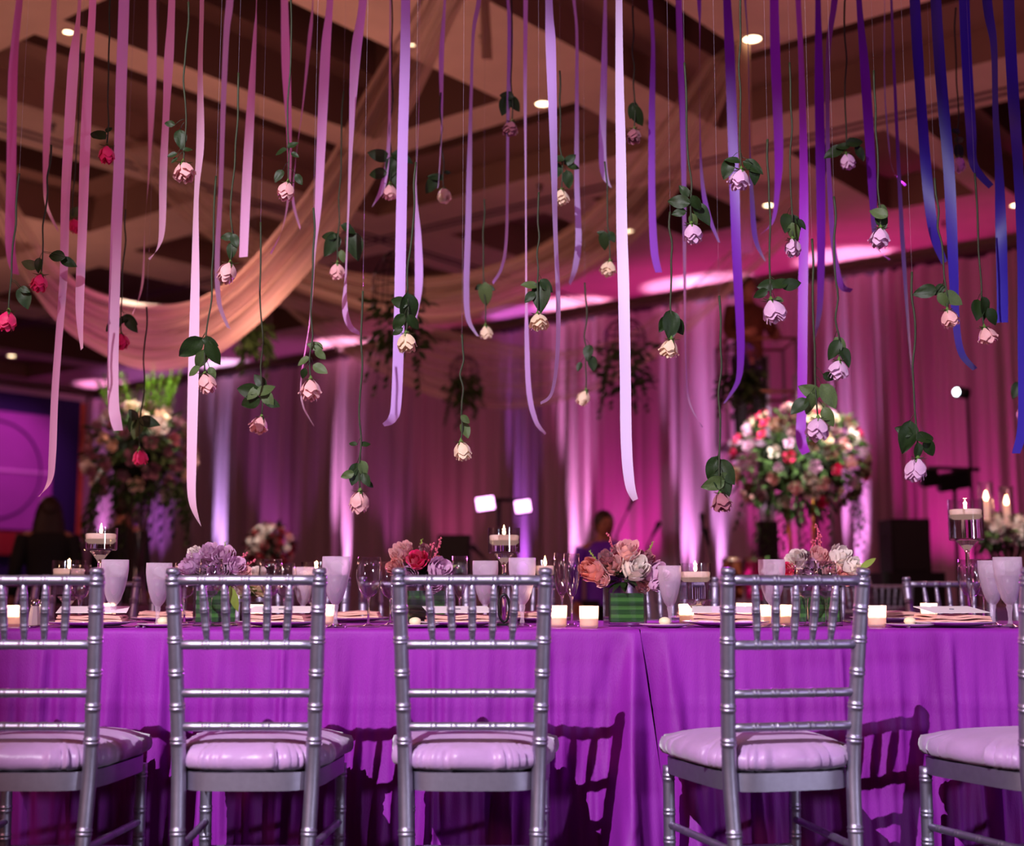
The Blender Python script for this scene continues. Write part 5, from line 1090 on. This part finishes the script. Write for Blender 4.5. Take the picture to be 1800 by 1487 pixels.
    if long_hair:
        rows = []
        for i in range(12):
            t = i / 11; w_ = .085 + .06 * sin(min(1, t * 1.2) * pi * .6); rows.append([Vector((h.x + w_ * cos(a) + .008 * sin(a * 9 + i), h.y + .03 + .02 * t + .07 * sin(a) + .01 * sin(a * 14), hz + .07 - .52 * t)) for a in [q * pi / 14 for q in range(-2, 17)]])
        obj('long_hair', MB().grid(rows), hair, ha)
    for s in 'lr':
        t_ = J['to' + s]; a_ = J['an' + s]; mb = sphere_mb(.05, (0, 0, 0), 12, 8, (.85, 2.4, .8)); mb.v = [(v[0] + (t_[0] + a_[0]) / 2, v[1] + (t_[1] + a_[1]) / 2, max(v[2] + a_[2] - .05, a_[2] - .09)) for v in mb.v]; obj('shoe', mb, m_can, g)
    return g
def joints(armL=None, armR=None, sit=False):
    J = {'pelvis': (0, 0, .95, .12), 'waist': (0, 0, 1.1, .11), 'chest': (0, 0, 1.35, .13), 'neck': (0, 0, 1.5, .055), 'head0': (0, -.01, 1.57, .06), 'head1': (0, -.02, 1.65, .08)}
    for s, q in (('l', 1), ('r', -1)):
        J['sh' + s] = (q * .19, 0, 1.42, .055); J['el' + s] = (q * .25, .02, 1.14, .042); J['wr' + s] = (q * .27, -.04, .89, .028); J['pa' + s] = (q * .27, -.06, .82, .03)
        J['hi' + s] = (q * .10, 0, .90, .085); J['kn' + s] = (q * .11, -.01, .49, .058); J['an' + s] = (q * .11, .01, .09, .038); J['to' + s] = (q * .12, -.14, .04, .03)
    for d in (armL, armR):
        if d: J.update(d)
    return J
m_blk = mat('black_clothes', (.05, .035, .04), .8, noise=.2, nscale=20); m_brs = mat('brown_shirt', (.36, .18, .10), .8, noise=.2, nscale=20); m_pur = mat('violet_shirt', (.40, .12, .75), .6)
# man standing in the basket of a personnel lift
LY = 13.2; lp = P(1318, 700, LY); topz = P(1318, 487, LY).z; base = topz - 1.77
person((lp.x, LY, base), .35, 'man in a brown shirt and dark trousers standing raised high near the drapes', joints({'ell': (.27, -.06, 1.16, .042), 'wrl': (.20, -.24, 1.12, .028), 'pal': (.17, -.29, 1.12, .03)}, {'elr': (-.27, -.06, 1.16, .042), 'wrr': (-.20, -.24, 1.12, .028), 'par': (-.17, -.29, 1.12, .03)}), m_hair, m_brs, m_blk)
g = empty('personnel_lift', 'aluminium mast lift with a guard-railed basket, raised at right', 'lift', (lp.x + .17, LY, 0))
m_alu = mat('aluminium', (.55, .50, .55), .4, metal=.7)
for i, (w_, z0, z1) in enumerate(((.20, .1, 1.6), (.16, .6, 2.4), (.12, 1.3, base + 1.0))):
    obj('mast_section', MB().box((.06, .42 - .0 * i, (z0 + z1) / 2), (w_, w_ * .9, z1 - z0)), (m_blk, m_alu, m_alu)[i], g, smooth=False)
obj('platform', MB().box((-.10, 0, base - .03), (.72, .66, .05)), m_alu, g, smooth=False)
for z in (.5, 1.05):
    obj('guard_rail', MB().tube([(-.46, -.32, base + z), (.26, -.32, base + z), (.26, .32, base + z), (-.46, .32, base + z), (-.46, -.32, base + z)], .016, 6), mat('rail_bronze', (.45, .28, .16), .4, metal=.6), g)
for (x, y) in ((-.46, -.32), (.26, -.32), (.26, .32), (-.46, .32)): obj('guard_post', MB().tube([(x, y, base), (x, y, base + 1.05)], .016, 6), m_alu, g)
for z in (.2, .45, .7): obj('ladder_rung', MB().box((.45, -.1, base + z - .3), (.36, .03, .03)), m_alu, g, smooth=False)
for x in (.28, .62): obj('ladder_rail', MB().box((x, -.1, base / 2 + .35), (.03, .05, base + .7)), m_alu, g, smooth=False)
obj('control_panel', MB().box((.10, -.35, base - .16), (.40, .02, .24), M=Matrix.Rotation(R(8), 3, 'Y')), mat('white_sign', (.92, .95, .95), .4), g, smooth=False)
for q in range(4): a = q * pi / 2 + pi / 4; obj('outrigger', MB().box((cos(a) * .35, sin(a) * .35 + .2, .08), (.75, .06, .06), rz=a), m_alu, g, smooth=False)
light('SPOT', 'lift_fill', P(1500, 560, 10), 230, (.9, .8, 1), to=(lp.x + .2, LY, base), size=.1, spot=20)  # unseen spot added to brighten the man and lift
p1 = P(82, 1000, 11.1); person((p1.x, 11.1, 0), pi + .4, 'person seen from behind with long dark brown hair and a black dress, far left', {k_: (v[0], v[1], v[2] * .94, v[3]) for k_, v in joints().items()}, m_hair, m_blk, m_blk, long_hair=True)
p1 = P(213, 1000, 11.6); person((p1.x, 11.6, 0), pi - .3, 'person in dark clothes behind the left stemmed candle, back turned', {k_: (v[0], v[1], v[2] * .98, v[3]) for k_, v in joints().items()}, m_hair, m_blk, m_blk)
p1 = P(1062, 1000, 11.2); person((p1.x, 11.2, 0), .3, 'musician in a violet shirt behind the pink rose bouquet', {k_: (v[0], v[1], v[2] * .87, v[3]) for k_, v in joints({'ell': (.30, -.10, 1.2, .042), 'wrl': (.22, -.28, 1.15, .028), 'pal': (.18, -.33, 1.15, .03)}).items()}, m_hair, m_pur, m_blk)
# guests' chairs around the further tables
for (x, y, rz, lb) in ((LX + .1, 8.75, 0, 'before the table of the tall left arrangement'), (LX + 1.2, 9.35, R(60), 'right of the table of the tall left arrangement'), (SX - .1, 10.75, 0, 'before the table of the small flower dome'), (SX + 1.1, 11.4, R(60), 'right of the table of the small flower dome'),
                       (RX_ - .45, 9.4, -.3, 'before the table of the large round arrangement'), (RX_ + .3, 9.3, .2, 'second before the table of the large round arrangement'), (RX_ - 1.15, 10.0, R(-60), 'left of the table of the large round arrangement'), (QX - .2, 7.05, -.1, 'before the right edge table'), (QX - 1.15, 7.7, R(-60), 'left of the right edge table')):
    dup(ch0, (x, y, 0), rz, 'silver guest chair further back ' + lb, 'silver chairs at the round tables')
